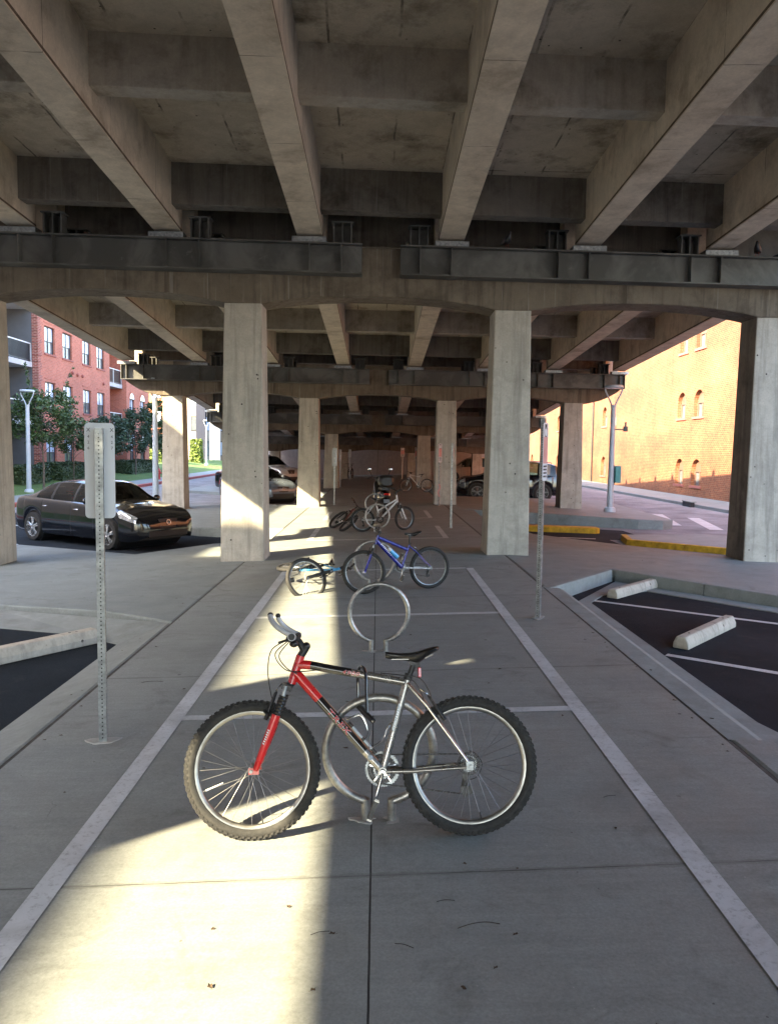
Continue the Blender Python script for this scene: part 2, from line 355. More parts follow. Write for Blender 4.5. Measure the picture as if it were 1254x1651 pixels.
# ---------------------------------------------------------------- mesh helpers
class MB:
    def __init__(s): s.v = []; s.f = []; s.mi = []; s.mats = []; s.cur = 0
    def mat(s, m):
        if isinstance(m, str): m = M[m]
        if m not in s.mats: s.mats.append(m)
        s.cur = s.mats.index(m); return s
    def add(s, vs, fs):
        o = len(s.v); s.v += [Vector(p) for p in vs]
        for f in fs: s.f.append([i + o for i in f]); s.mi.append(s.cur)
        return s
    def box(s, c, size, rot=None):
        x, y, z = size[0] / 2, size[1] / 2, size[2] / 2
        vs = [Vector(p) for p in ((-x,-y,-z),(x,-y,-z),(x,y,-z),(-x,y,-z),(-x,-y,z),(x,-y,z),(x,y,z),(-x,y,z))]
        if rot is not None: vs = [rot @ p for p in vs]
        c = Vector(c)
        s.add([p + c for p in vs], ((0,3,2,1),(4,5,6,7),(0,1,5,4),(1,2,6,5),(2,3,7,6),(3,0,4,7))); return s
    def box2(s, a, b):
        return s.box([(a[i] + b[i]) / 2 for i in range(3)], [abs(b[i] - a[i]) for i in range(3)])
    def hexa(s, p):      # 8 points: bottom ccw, top ccw
        s.add(p, ((0,3,2,1),(4,5,6,7),(0,1,5,4),(1,2,6,5),(2,3,7,6),(3,0,4,7))); return s
    def prism(s, poly, zt, zb):
        """polygon (x,y) with top z function or number and bottom z"""
        zf = zt if callable(zt) else (lambda x, y: zt)
        zg = zb if callable(zb) else (lambda x, y: zb)
        n = len(poly)
        area = sum(poly[i][0] * poly[(i + 1) % n][1] - poly[(i + 1) % n][0] * poly[i][1] for i in range(n))
        if area < 0: poly = poly[::-1]
        vs = [(x, y, zf(x, y)) for x, y in poly] + [(x, y, zg(x, y)) for x, y in poly]
        fs = [list(range(n)), list(range(2 * n - 1, n - 1, -1))]
        for i in range(n):
            j = (i + 1) % n; fs.append([i, n + i, n + j, j])
        s.add(vs, fs); return s
    def extrude(s, poly, mtx, d):
        """poly in local (u,v), extruded along local w by d, mtx maps local to object"""
        n = len(poly)
        vs = [mtx @ Vector((u, v, 0)) for u, v in poly] + [mtx @ Vector((u, v, d)) for u, v in poly]
        fs = [list(range(n))[::-1], list(range(n, 2 * n))]
        for i in range(n):
            j = (i + 1) % n; fs.append([i, j, n + j, n + i])
        s.add(vs, fs); return s
    def tube(s, pts, r, n=10, closed=False, cap=True, flat=None):
        pts = [Vector(p) for p in pts]
        N = len(pts)
        rr = r if hasattr(r, '__len__') else [r] * N
        T = []
        for i in range(N):
            if closed: d = pts[(i + 1) % N] - pts[i - 1]
            else: d = pts[min(i + 1, N - 1)] - pts[max(i - 1, 0)]
            if d.length < 1e-9: d = Vector((0, 0, 1))
            T.append(d.normalized())
        t = T[0]
        a = Vector((0, 0, 1)) if abs(t.z) < .9 else Vector((0, 1, 0))
        u = (a - t * a.dot(t)).normalized()
        o = len(s.v)
        for i in range(N):
            t = T[i]
            u = (u - t * u.dot(t))
            if u.length < 1e-6:
                a = Vector((1, 0, 0)); u = a - t * a.dot(t)
            u.normalize(); w_ = t.cross(u)
            for k in range(n):
                an = 2 * math.pi * k / n
                e = flat or (1, 1)
                s.v.append(pts[i] + u * (math.cos(an) * rr[i] * e[0]) + w_ * (math.sin(an) * rr[i] * e[1]))
        L = N if closed else N - 1
        for i in range(L):
            for k in range(n):
                a_, b_ = o + i * n + k, o + i * n + (k + 1) % n
                c_, d_ = o + ((i + 1) % N) * n + (k + 1) % n, o + ((i + 1) % N) * n + k
                s.f.append([a_, b_, c_, d_]); s.mi.append(s.cur)
        if cap and not closed:
            s.f.append([o + k for k in range(n)][::-1]); s.mi.append(s.cur)
            s.f.append([o + (N - 1) * n + k for k in range(n)]); s.mi.append(s.cur)
        return s
    def ring(s, prof, center, axis=(0, 1, 0), n=48, closed_prof=True):
        """revolve profile [(radius, along-axis)] about axis through center"""
        ax = Vector(axis).normalized(); a = Vector((0, 0, 1)) if abs(ax.z) < .9 else Vector((1, 0, 0))
        u = (a - ax * a.dot(ax)).normalized(); w_ = ax.cross(u); c = Vector(center)
        m_ = len(prof); o = len(s.v)
        for i in range(n):
            an = 2 * math.pi * i / n
            d = u * math.cos(an) + w_ * math.sin(an)
            for r_, h in prof: s.v.append(c + d * r_ + ax * h)
        for i in range(n):
            for k in range(m_ if closed_prof else m_ - 1):
                a_ = o + i * m_ + k; b_ = o + i * m_ + (k + 1) % m_
                c_ = o + ((i + 1) % n) * m_ + (k + 1) % m_; d_ = o + ((i + 1) % n) * m_ + k
                s.f.append([a_, b_, c_, d_]); s.mi.append(s.cur)
        return s
    def torus(s, c, R_, r_, axis=(0, 1, 0), n=48, k=10):
        return s.ring([(R_ + r_ * math.cos(2 * math.pi * i / k), r_ * math.sin(2 * math.pi * i / k)) for i in range(k)], c, axis, n)
    def cyl(s, a, b, r, n=16, r2=None):
        return s.tube([a, b], [r, r if r2 is None else r2], n)
    def ball(s, c, r, n=10, sc=(1, 1, 1), rot=None):
        o = len(s.v); c = Vector(c); vs = []; fs = []
        for i in range(n + 1):
            th = math.pi * i / n
            for j in range(2 * n):
                ph = math.pi * j / n
                p = Vector((math.sin(th) * math.cos(ph) * r * sc[0], math.sin(th) * math.sin(ph) * r * sc[1], math.cos(th) * r * sc[2]))
                if rot is not None: p = rot @ p
                vs.append(p + c)
        for i in range(n):
            for j in range(2 * n):
                a_ = i * 2 * n + j; b_ = i * 2 * n + (j + 1) % (2 * n)
                fs.append((a_, a_ + 2 * n, b_ + 2 * n, b_))
        s.add(vs, fs); return s
    def xf(s, mtx, start=0):
        for i in range(start, len(s.v)): s.v[i] = mtx @ s.v[i]
        return s
    def build(s, name, m=None, parent=None, smooth=35, bevel=0, merge=False):
        me = bpy.data.meshes.new(name)
        me.from_pydata([tuple(p) for p in s.v], [], s.f)
        if m is not None: me.materials.append(M[m] if isinstance(m, str) else m)
        else:
            for q in s.mats: me.materials.append(q)
            me.polygons.foreach_set('material_index', s.mi)
        me.update()
        if smooth:
            me.polygons.foreach_set('use_smooth', [True] * len(me.polygons))
            try: me.set_sharp_from_angle(angle=R(smooth))
            except Exception: pass
        ob = bpy.data.objects.new(name, me); COL.objects.link(ob)
        if parent is not None: ob.parent = parent
        if bevel:
            b = ob.modifiers.new('bevel', 'BEVEL'); b.width = bevel; b.segments = 2; b.limit_method = 'ANGLE'; b.angle_limit = R(50)
        return ob

def tag(o, label=None, cat=None, group=None, kind=None):
    if label: o['label'] = label
    if cat: o['category'] = cat
    if group: o['group'] = group
    if kind: o['kind'] = kind
    return o
def thing(name, label, cat, loc=(0, 0, 0), rz=0, group=None, rot=None, scale=1):
    o = bpy.data.objects.new(name, None); COL.objects.link(o)
    o.empty_display_size = .1
    o.location = loc
    o.rotation_euler = rot if rot is not None else (0, 0, rz)
    o.scale = (scale,) * 3
    return tag(o, label, cat, group)
def copy_tree(o, parent=None):
    c = o.copy(); COL.objects.link(c)
    if parent is not None: c.parent = parent
    for ch in [q for q in COL.objects if q.parent == o]: copy_tree(ch, c)
    return c
def text_mesh(s, size, ext=.0006, align='CENTER', spacing=1.0, grow=0.0):
    cu = bpy.data.curves.new('lettering', 'FONT'); cu.body = s; cu.size = size; cu.extrude = ext
    cu.align_x = align; cu.align_y = 'CENTER'; cu.space_character = spacing; cu.resolution_u = 2; cu.offset = grow
    ob = bpy.data.objects.new('lettering_src', cu); COL.objects.link(ob)
    dg = bpy.context.evaluated_depsgraph_get()
    me = bpy.data.meshes.new_from_object(ob.evaluated_get(dg))
    COL.objects.unlink(ob); bpy.data.objects.remove(ob); bpy.data.curves.remove(cu)
    return me
def lettering(s, size, m, mtx, parent, bold=0.0, align='CENTER', spacing=1.0, xs=1.0, ext=.0006, shear=0.0):
    me = text_mesh(s, size, ext, align, spacing)
    sh = Matrix(((xs, shear, 0, 0), (0, 1, 0, 0), (0, 0, 1, 0), (0, 0, 0, 1)))
    me.transform(mtx @ sh)
    me.materials.clear(); me.materials.append(M[m])
    ob = bpy.data.objects.new('lettering', me); COL.objects.link(ob); ob.parent = parent
    return ob
def frame_mtx(o, u, v):
    u = Vector(u).normalized(); v = Vector(v); v = (v - u * v.dot(u)).normalized(); n = u.cross(v)
    mt = Matrix.Identity(4)
    for i in range(3): mt[i][0] = u[i]; mt[i][1] = v[i]; mt[i][2] = n[i]; mt[i][3] = o[i]
    return mt
def arc(c, r, a0, a1, n, plane='xz', y=0):
    out = []
    for i in range(n + 1):
        a_ = a0 + (a1 - a0) * i / n
        if plane == 'xz': out.append(Vector((c[0] + r * math.cos(a_), y, c[1] + r * math.sin(a_))))
        else: out.append(Vector((c[0] + r * math.cos(a_), c[1] + r * math.sin(a_), y)))
    return out
def smooth_path(pts, n=6):
    """Catmull-Rom through pts"""
    P = [Vector(p) for p in pts]; out = []
    for i in range(len(P) - 1):
        p0 = P[max(i - 1, 0)]; p1 = P[i]; p2 = P[i + 1]; p3 = P[min(i + 2, len(P) - 1)]
        for k in range(n):
            t = k / n
            out.append(.5 * ((2 * p1) + (p2 - p0) * t + (2 * p0 - 5 * p1 + 4 * p2 - p3) * t * t + (3 * p1 - p0 - 3 * p2 + p3) * t ** 3))
    out.append(P[-1]); return out
def interp(x, xs, ys):
    if x <= xs[0]: return ys[0]
    for i in range(len(xs) - 1):
        if x <= xs[i + 1]:
            t = (x - xs[i]) / (xs[i + 1] - xs[i]); return ys[i] + (ys[i + 1] - ys[i]) * t
    return ys[-1]
def crom(x, xs, ys):
    """monotone-ish cubic"""
    n = len(xs)
    if x <= xs[0]: return ys[0]
    if x >= xs[-1]: return ys[-1]
    i = max(k for k in range(n - 1) if xs[k] <= x)
    h = xs[i + 1] - xs[i]; t = (x - xs[i]) / h
    def slope(k):
        if k <= 0: return (ys[1] - ys[0]) / (xs[1] - xs[0])
        if k >= n - 1: return (ys[-1] - ys[-2]) / (xs[-1] - xs[-2])
        a_ = (ys[k] - ys[k - 1]) / (xs[k] - xs[k - 1]); b_ = (ys[k + 1] - ys[k]) / (xs[k + 1] - xs[k])
        if a_ * b_ <= 0: return 0
        return 2 * a_ * b_ / (a_ + b_)
    m0, m1 = slope(i) * h, slope(i + 1) * h
    return (2*t**3 - 3*t*t + 1) * ys[i] + (t**3 - 2*t*t + t) * m0 + (-2*t**3 + 3*t*t) * ys[i + 1] + (t**3 - t*t) * m1

# ---------------------------------------------------------------- ground levels
BASE = -.35
def gz(x, y=0):
    if x <= 2.22: return .029 * x
    return .064 - .023 * (x - 2.22)
# ================================================================= GROUND
def structure(mb, name, m, bevel=0, smooth=0):
    return tag(mb.build(name, m, None, smooth, bevel), kind='structure')
S = 900
structure(MB().prism([(-S, -S), (S, -S), (S, S), (-S, S)], BASE, BASE - 1), 'ground', 'road')
structure(MB().prism([(-2.215, -6), (2.215, -6), (2.215, 59.4), (-2.215, 59.4)], gz, -.6), 'path', 'path')
# grit and dirt lying in the expansion gaps beside the path
structure(MB().prism([(-2.245, -6), (-2.215, -6), (-2.215, 59), (-2.245, 59)], lambda x, y: gz(x) - .006, -.6)
          .prism([(2.215, -6), (2.25, -6), (2.25, 59), (2.215, 59)], lambda x, y: gz(x) - .005, -.6), 'joint_filler', 'joint')
lot_r = MB().prism([(2.5, 4.6), (3.6, 3.6), (16, -4), (16, 8), (5.4, 11.2), (4.0, 13.0), (2.5, 11.4)], lambda x, y: -.14 - .008 * (x - 2.5), BASE - .2)
structure(lot_r, 'parking_lot_right', 'asphalt')
lot_l = MB().prism([(-2.5, -6), (-2.5, 8.1), (-3.3, 8.72), (-5.0, 9.3), (-12, 11), (-12, -6)], -.195, BASE - .2)
structure(lot_l, 'parking_lot_left', 'asphalt')
structure(MB().prism([(-2.2, 15.2), (-2.2, 19.3), (-5, 21), (-9.5, 26), (-12, 26), (-12, 16), (-5, 14.4)], BASE + .006, BASE - .3), 'parking_bay', 'asphalt')
structure(MB().prism([(2.9, 17.2), (3.0, 24.5), (7, 22.6), (7, 20.2), (5.9, 20.2), (5.9, 18.6), (8, 15), (6.4, 14.7)], BASE + .006, BASE - .3), 'driveway', 'asphalt')
gl = lambda x, y: .029 * x
# left apron round the first pier: sidewalk, then its kerb strip against the near parking bay
kl = [(-2.245, 8.75), (-3.2, 9.43), (-4.7, 9.95), (-13, 12.2)]
structure(MB().prism(kl + [(-13, 19.6), (-7.4, 16.5), (-4.45, 14.75), (-3.35, 16.25), (-2.245, 16.9)], lambda x, y: max(gl(x, y), -.27), -.6), 'sidewalk_left', 'apron', .02)
kb = MB().prism([(-2.248, 8.74), (-3.2, 9.42), (-4.7, 9.94), (-13, 12.19), (-13, 11.4), (-5, 9.1), (-3.25, 8.6), (-2.70, 8.2), (-2.70, -6), (-2.248, -6)],
                lambda x, y: -.07 - (.12 if (x < -2.69) else 0.0), -.6)
structure(kb, 'kerb_left', 'kerb', .03)
structure(MB().prism([(-2.245, 19.3), (-4.4, 19.8), (-6.2, 21.4), (-9.2, 25.6), (-9.6, 29.6), (-6, 28.4), (-2.245, 27.4)], lambda x, y: max(gl(x, y), -.22), -.6), 'sidewalk_left', 'apron', .02)
structure(MB().prism([(-2.245, 36), (-7, 37), (-9.4, 39), (-9.4, 43), (-2.245, 42)], lambda x, y: max(gl(x, y), -.22), -.6), 'sidewalk_left', 'apron', .02)
# right apron
structure(MB().prism([(2.25, 10.5), (3.7, 12.5), (5.6, 10.25), (12.5, 5.6), (13.5, 10), (8.5, 13.4), (6.5, 14.9), (4.7, 16.4), (3.5, 17.7), (3.2, 20), (2.9, 22), (3.0, 24.5), (2.25, 24.9)], gz, -.6), 'sidewalk_right', 'apron', .02)
structure(MB().prism([(2.25, 24.9), (4.85, 24.4), (7.6, 23.1), (8.3, 23.05), (8.75, 23.5), (8.9, 26), (9.3, 33), (2.25, 32)], gz, -.6), 'sidewalk_right', 'apron', .02)
structure(MB().prism([(2.25, 37.5), (8, 37), (9, 43), (2.25, 43)], gz, -.6), 'sidewalk_right', 'apron', .02)
# near right apron and the rolled kerb along the path
structure(MB().prism([(2.25, -6), (9, -6), (9, -1.2), (4.4, 2.9), (3.3, 4.0), (2.9, 4.6), (2.55, 4.94), (2.25, 4.94)], gz, -.6), 'sidewalk_right', 'apron', .03)
rk = MB()
ys = [4.9, 5.3, 5.8, 7, 9, 9.9, 10.5]
for i in range(len(ys) - 1):
    a, b = ys[i], ys[i + 1]
    prof = [(2.238, .063), (2.43, .058), (2.50, .03), (2.56, -.075), (2.62, -.118), (2.86, -.132)]
    ex = lambda y: max(0, (5.5 - y) * .55)
    for k in range(len(prof) - 1):
        (x0, z0), (x1, z1) = prof[k], prof[k + 1]
        g0 = ex(a) if k >= 4 else 0; g1 = ex(b) if k >= 4 else 0
        rk.add([(x0, a, z0), (x1 + g0, a, z1), (x1 + g1, b, z1), (x0, b, z0)], [(0, 1, 2, 3)])
structure(rk, 'kerb_right', 'kerb', 0, 30)
# vertical kerb faces of the recessed right bay with their gutter
kf = MB()
def kerbline(mb, pts, z_top, z_bot, wd=.16):
    for i in range(len(pts) - 1):
        (x0, y0), (x1, y1) = pts[i], pts[i + 1]
        dx, dy = x1 - x0, y1 - y0; L = math.hypot(dx, dy); nx, ny = -dy / L * wd, dx / L * wd
        for t0, t1 in [(k / max(1, round(L / 1.8)), (k + 1) / max(1, round(L / 1.8))) for k in range(max(1, round(L / 1.8)))]:
            a = (x0 + dx * t0 + dx / L * .003, y0 + dy * t0 + dy / L * .003); b = (x0 + dx * t1 - dx / L * .003, y0 + dy * t1 - dy / L * .003)
            zt = lambda x, y: (z_top(x) if callable(z_top) else z_top)
            c = (b[0] + nx, b[1] + ny); d = (a[0] + nx, a[1] + ny)
            zb_ = z_bot
            mb.hexa([(a[0], a[1], zb_), (b[0], b[1], zb_), (c[0], c[1], zb_), (d[0], d[1], zb_),
                     (a[0] + nx * .15, a[1] + ny * .15, zt(*a)), (b[0] + nx * .15, b[1] + ny * .15, zt(*b)), (c[0], c[1], zt(*c)), (d[0], d[1], zt(*d))])
kerbline(kf, [(2.33, 10.44), (3.72, 12.38)], lambda x: gz(x) + .006, -.5)
kerbline(kf, [(3.72, 12.38), (5.6, 10.12), (12.4, 5.45)], lambda x: gz(x) + .006, -.5)
structure(kf, 'kerb_right', 'kerb', .015)
gut = MB().prism([(2.55, 10.3), (3.72, 12.3), (5.55, 10.1), (12.3, 5.4), (12.1, 5.1), (5.4, 9.75), (3.95, 11.5), (3.2, 11.1), (2.86, 10.5)], lambda x, y: -.128 - .008 * (x - 2.5), -.5)
structure(gut, 'gutter', 'kerb')
# left: street kerb in red, pavement, lawn
structure(MB().prism([(-12.95, -40), (-12.75, -40), (-12.75, 120), (-12.95, 120)], -.2, -.7), 'street_kerb', 'red_kerb', .02)
structure(MB().prism([(-14.6, -40), (-12.95, -40), (-12.95, 120), (-14.6, 120)], -.196, -.7), 'pavement_left', 'apron')
lawn = MB(); 
for i in range(12):
    for j in range(8):
        f = lambda i, j: (-14.6 - 4.6 * j / 8, -6 + 10.5 * i, -.2 + (.52 * (j / 8) ** 1.3 if j else 0) + .03 * math.sin(i * 2.1 + j) * (j > 0))
        lawn.add([f(i, j), f(i + 1, j), f(i + 1, j + 1), f(i, j + 1)], [(0, 1, 2, 3)])
structure(lawn, 'lawn', 'grass', 0, 60)
structure(MB().prism([(-40, 64.5), (-19.2, 64.5), (-19.2, 120), (-40, 120)], .33, -.6), 'lawn', 'grass')
# right street: pavement along the brick warehouse
structure(MB().prism([(13.2, -20), (15.5, -20), (15.5, 100), (13.2, 100)], -.22, -.7), 'pavement_right', 'apron', .02)
# painted lines
pl = MB()
def pline(x0, y0, x1, y1, wd, zf, off=.004):
    dx, dy = x1 - x0, y1 - y0; L = math.hypot(dx, dy); nx, ny = -dy / L * wd / 2, dx / L * wd / 2
    n = max(1, int(L / 1.2))
    for k in range(n):
        a, b = k / n, (k + 1) / n
        q = [(x0 + dx * a + nx, y0 + dy * a + ny), (x0 + dx * a - nx, y0 + dy * a - ny), (x0 + dx * b - nx, y0 + dy * b - ny), (x0 + dx * b + nx, y0 + dy * b + ny)]
        pl.add([(x, y, zf(x) + off) for x, y in q], [(0, 1, 2, 3)])
zt_ = lambda x: .029 * x
for xc in (-1.393, 1.447): pline(xc, -3, xc, 12.33, .112, zt_)
for y in (5.5, 8.86, 12.28): pline(-1.337, y, 1.39, y + .055, .10, zt_)
for y, d in ((16.55, 1), (21.45, 1)):
    pline(-1.45, y - .05, 1.50, y + .05, .10, zt_)
    for xc in (-1.393, 1.447): pline(xc, y + .05, xc, y + 2.7, .112, zt_)
zl = lambda x: -.14 - .008 * (x - 2.5)
pline(2.89, 10.72, 9.0, 6.5, .10, zl, .005)
pline(2.90, 7.81, 8.0, 4.0, .10, zl, .005)
pline(-2.74, 5.75, -6, 4.6, .10, lambda x: -.195, .005)
pline(3.2, 21.0, 5.6, 20.3, .12, lambda x: BASE + .006, .004)
for k in range(4): pline(10.2 + k * .75, 29.0 - k * 1.5, 9.2 + k * .75, 24.5 - k * 1.3, .4, lambda x: BASE, .005)
pline(-7.9, 17.6, -10.5, 21, .1, lambda x: BASE + .006, .004)
pline(-7.0, 19.2, -12, 24, .1, lambda x: BASE + .006, .004)
structure(pl, 'road_markings', 'paint')

# ================================================================= BRIDGE
KY = [-40, -12, .6, 13.4, 26.3, 39.2, 52.1, 60]
KZ = [6.25, 6.13, 5.95, 5.36, 4.62, 3.70, 2.78, 2.2]
def zb(y): return interp(y, KY, KZ)
SK = .06
GX = [-8.03, -5.75, -3.45, -1.16, 1.18, 3.5, 5.78, 8.03]
HALF = 8.25
def span(y0, y1, label):
    t = thing('bridge_span', label, 'bridge deck', (0, (y0 + y1) / 2, 0), group='concrete deck spans of the viaduct')
    oy = (y0 + y1) / 2
    yy = lambda x, y: y + SK * x - oy
    g0, g1 = y0 + .43, y1 - .43
    zs = lambda x, y: interp(y, [y0, y1], [zb(y0), zb(y1)])
    D = .87
    def sk(mb, x0, x1, ya, yb, lo0, hi0, lo1, hi1):
        mb.hexa([(x0, yy(x0, ya), lo0), (x1, yy(x1, ya), lo0), (x1, yy(x1, yb), lo1), (x0, yy(x0, yb), lo1),
                 (x0, yy(x0, ya), hi0), (x1, yy(x1, ya), hi0), (x1, yy(x1, yb), hi1), (x0, yy(x0, yb), hi1)])
    sl = MB()
    e0, e1 = y0 + .02, y1 - .02
    a, b = zs(0, e0) + D, zs(0, e1) + D
    sk(sl, -HALF - .003, HALF + .003, e0, e1, a, a + .22, b, b + .22)
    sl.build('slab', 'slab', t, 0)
    for x in GX:
        g = MB().mat('girder'); a, b = zs(0, g0), zs(0, g1)
        h = .21
        sk(g, x - h, x + h, g0, g1, a, a + D + .05, b, b + D + .05)
        g.mat('edge_stain')
        for sx in (-1, 1):
            x0, x1 = sorted((x + sx * (h - .002), x + sx * (h + .0035)))
            sk(g, x0, x1, g0 + .01, g1 - .01, a + .018, a + .05, b + .018, b + .05)
        g.build('girder', None, t, 0, .012)
    for ya, drop, th in ((g0 + .35, .24, .3), (g0 + (g1 - g0) / 3, .29, .28), (g0 + (g1 - g0) * 2 / 3, .29, .28), (g1 - .65, .24, .3)):
        d = MB()
        yb = ya + th
        a, b = zs(0, ya), zs(0, yb)
        for i in range(len(GX) - 1):
            sk(d, GX[i] + .2, GX[i + 1] - .2, ya, yb, a + drop, a + D + .05, a + drop, a + D + .05)
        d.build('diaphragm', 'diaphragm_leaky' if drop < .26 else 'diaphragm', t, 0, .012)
    for s in (-1, 1):
        p = MB(); a, b = zs(0, e0) + D + .22, zs(0, e1) + D + .22
        x0, x1 = (HALF - .27, HALF + .006) if s > 0 else (-HALF - .006, -HALF + .27)
        sk(p, x0, x1, e0, e1, a, a + .95, b, b + .95)
        p.build('parapet', 'girder', t, 0, .01)
        n = 5
        for k in range(n):
            q = MB(); y = e0 + (e1 - e0) * (k + .5) / n; a = zs(0, y) + D + 1.16
            xx = s * (HALF - .13)
            q.box((xx, yy(xx, y), a + .15), (.12, .22, .34)); q.build('rail_post', 'dark_metal', t, 0)
    return t
PY = [-11.6, .58, 14.05, 26.95, 39.85, 52.75]
names = ['over the viewer', 'nearest the viewer, above the red bicycle', 'second from the viewer, beyond the first row of columns', 'third from the viewer', 'fourth from the viewer, low over the far parking', 'farthest and lowest, meeting the end wall']
ends = PY + [59.6]
span(PY[0], PY[1], 'stained concrete deck on deep girders passing behind the viewer').location
span(PY[1], PY[2], 'stained concrete deck on eight deep girders nearest overhead, above the red bicycle')
span(PY[2], PY[3], 'concrete girder deck seen just beyond the first row of columns, above the white bicycle')
span(PY[3], PY[4], 'dim concrete girder deck beyond the second row of columns')
span(PY[4], PY[5], 'low dark girder deck beyond the third row of columns')
span(PY[5], ends[6], 'lowest and darkest deck, running onto the pale end wall')
span(PY[0] - 14, PY[0], 'long stained concrete deck far behind the viewer')
COLX = [-6.66, -2.28, 2.28, 6.56]
def pier(yc, label, COLX=COLX, LX=-8.12):
    zg = zb(yc); zst = zg - .10; zsb = zg - .585; zc = zg - 1.06; rise = .165
    t = thing('bridge_pier', label, 'bridge pier', (0, yc, 0), group='rows of columns carrying the viaduct')
    # cap: arched concrete beam
    pts = [(LX, zst + .0), (LX, zsb - .03)]
    n = 8
    xl = COLX[0] - .31
    for k in range(1, n + 1):
        u = k / n; pts.append((LX + (xl - LX) * u, zsb - .03 + (zc - zsb + .03) * (1 - (1 - u) ** 2)))
    for i in range(3):
        a, b = COLX[i] + .31, COLX[i + 1] - .31
        pts.append((a, zc))
        for k in range(1, 16):
            u = k / 16; v = (1 - abs(2 * u - 1) ** 2.4) 
            pts.append((a + (b - a) * u, zc + rise * v))
        pts.append((b, zc))
    xr = COLX[3] + .31
    for k in range(0, n + 1):
        u = 1 - k / n; pts.append((8.12 + (xr - 8.12) * u, zsb - .03 + (zc - zsb + .03) * (1 - (1 - u) ** 2)))
    pts.append((8.12, zst))
    mt = Matrix(((1, 0, 0, 0), (SK, 0, -1, .345), (0, 1, 0, 0), (0, 0, 0, 1)))
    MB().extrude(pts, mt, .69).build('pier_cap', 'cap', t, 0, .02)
    for x in COLX:
        c = MB().mat('column'); yo = SK * x; b, tp = .378, .312; zbot = -.55; zt = zc + .03
        c.hexa([(x - b, yo - b, zbot), (x + b, yo - b, zbot), (x + b, yo + b, zbot), (x - b, yo + b, zbot),
                (x - tp, yo - tp, zt), (x + tp, yo - tp, zt), (x + tp, yo + tp, zt), (x - tp, yo + tp, zt)])
        if x > 5:     # the inner face of the outer right shafts gets a darker, streaked concrete
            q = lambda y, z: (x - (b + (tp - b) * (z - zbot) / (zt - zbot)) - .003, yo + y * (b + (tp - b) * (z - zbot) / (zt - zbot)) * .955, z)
            c.mat('dark_column').add([q(1, zbot), q(-1, zbot), q(-1, zt - .02), q(1, zt - .02)], [(0, 1, 2, 3)])
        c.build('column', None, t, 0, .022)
    for side in (-1, 1):
        for xa, xb in ((LX - .08, -.30), (.33, 8.2)):
            s_ = MB(); yo = side * .50; y_ = lambda x: yo + SK * x
            def bar(x0, x1, w0, z0, z1):
                s_.hexa([(x0, y_(x0) - w0, z0), (x1, y_(x1) - w0, z0), (x1, y_(x1) + w0, z0), (x0, y_(x0) + w0, z0),
                         (x0, y_(x0) - w0, z1), (x1, y_(x1) - w0, z1), (x1, y_(x1) + w0, z1), (x0, y_(x0) + w0, z1)])
            bar(xa, xb, .15, zsb, zsb + .022); bar(xa, xb, .15, zst - .022, zst); bar(xa + .004, xb - .004, .008, zsb + .022, zst - .022)
            for x in GX:
                sg = 1 if x < 0 else -1
                for xs_ in (x, x + sg * .52):
                    if xa + .02 < xs_ < xb - .02:
                        s_.box((xs_, y_(xs_), (zsb + zst) / 2), (.018, .27, zst - zsb - .046))
            e = xa if xa < -1 else xb
            s_.box((e + (.011 if e < 0 else -.011), y_(e), (zsb + zst) / 2), (.02, .28, zst - zsb - .046))
            ob = s_.build('steel_beam', 'steel', t, 0)
        for x in GX:
            y_ = side * .50 + SK * x
            MB().box((x, y_, zst + .045), (.56, .26, .088)).build('bearing_plate', 'galv', t, 0, .004)
            sg = 1 if x < 0 else -1
            b = MB(); xb_ = x + sg * .54
            b.box((xb_, y_, zst + .16), (.02, .2, .31)); b.box((xb_ - .14, y_ + .0, zst + .16), (.02, .22, .31)); b.box((xb_ + .14, y_, zst + .16), (.02, .22, .31))
            b.box((xb_, y_, zst + .325), (.36, .26, .02)); b.box((xb_, y_ + .1, zst + .16), (.26, .016, .30))
            b.build('jacking_bracket', 'steel', t, 0)
    return t
pier(PY[1], 'row of columns behind the viewer', [-6.66, -1.75, 2.28, 6.68], -8.5)
pier(PY[2], 'nearest row of four concrete columns under an arched cap with long steel beams', [-6.66, -2.28, 2.28, 6.92])
pier(PY[3], 'second row of concrete columns with an arched cap, beside the white bicycle')
pier(PY[4], 'third row of slim concrete columns in the dim middle of the viaduct')
pier(PY[5], 'farthest row of concrete columns close to the end wall')
ab = thing('end_wall', 'pale concrete end wall closing the space under the viaduct', 'wall', (0, 59.8, 0))
w_ = MB()
for k in range(8):
    x0 = -9.6 + k * 2.4
    w_.box2((x0 + .012, 0, -.6), (x0 + 2.388, .5, 2.25))
w_.build('wall_panels', 'abut', ab, 0, .01)
MB().box2((-9.7, .03, 2.251), (9.7, .6, 3.3)).build('bearing_seat', 'abut', ab, 0, .01)
structure(MB().prism([(-9.0, 60.4), (9.0, 60.4), (9.0, 130), (-9.0, 130)], 2.1, -.6), 'embankment', 'grass')
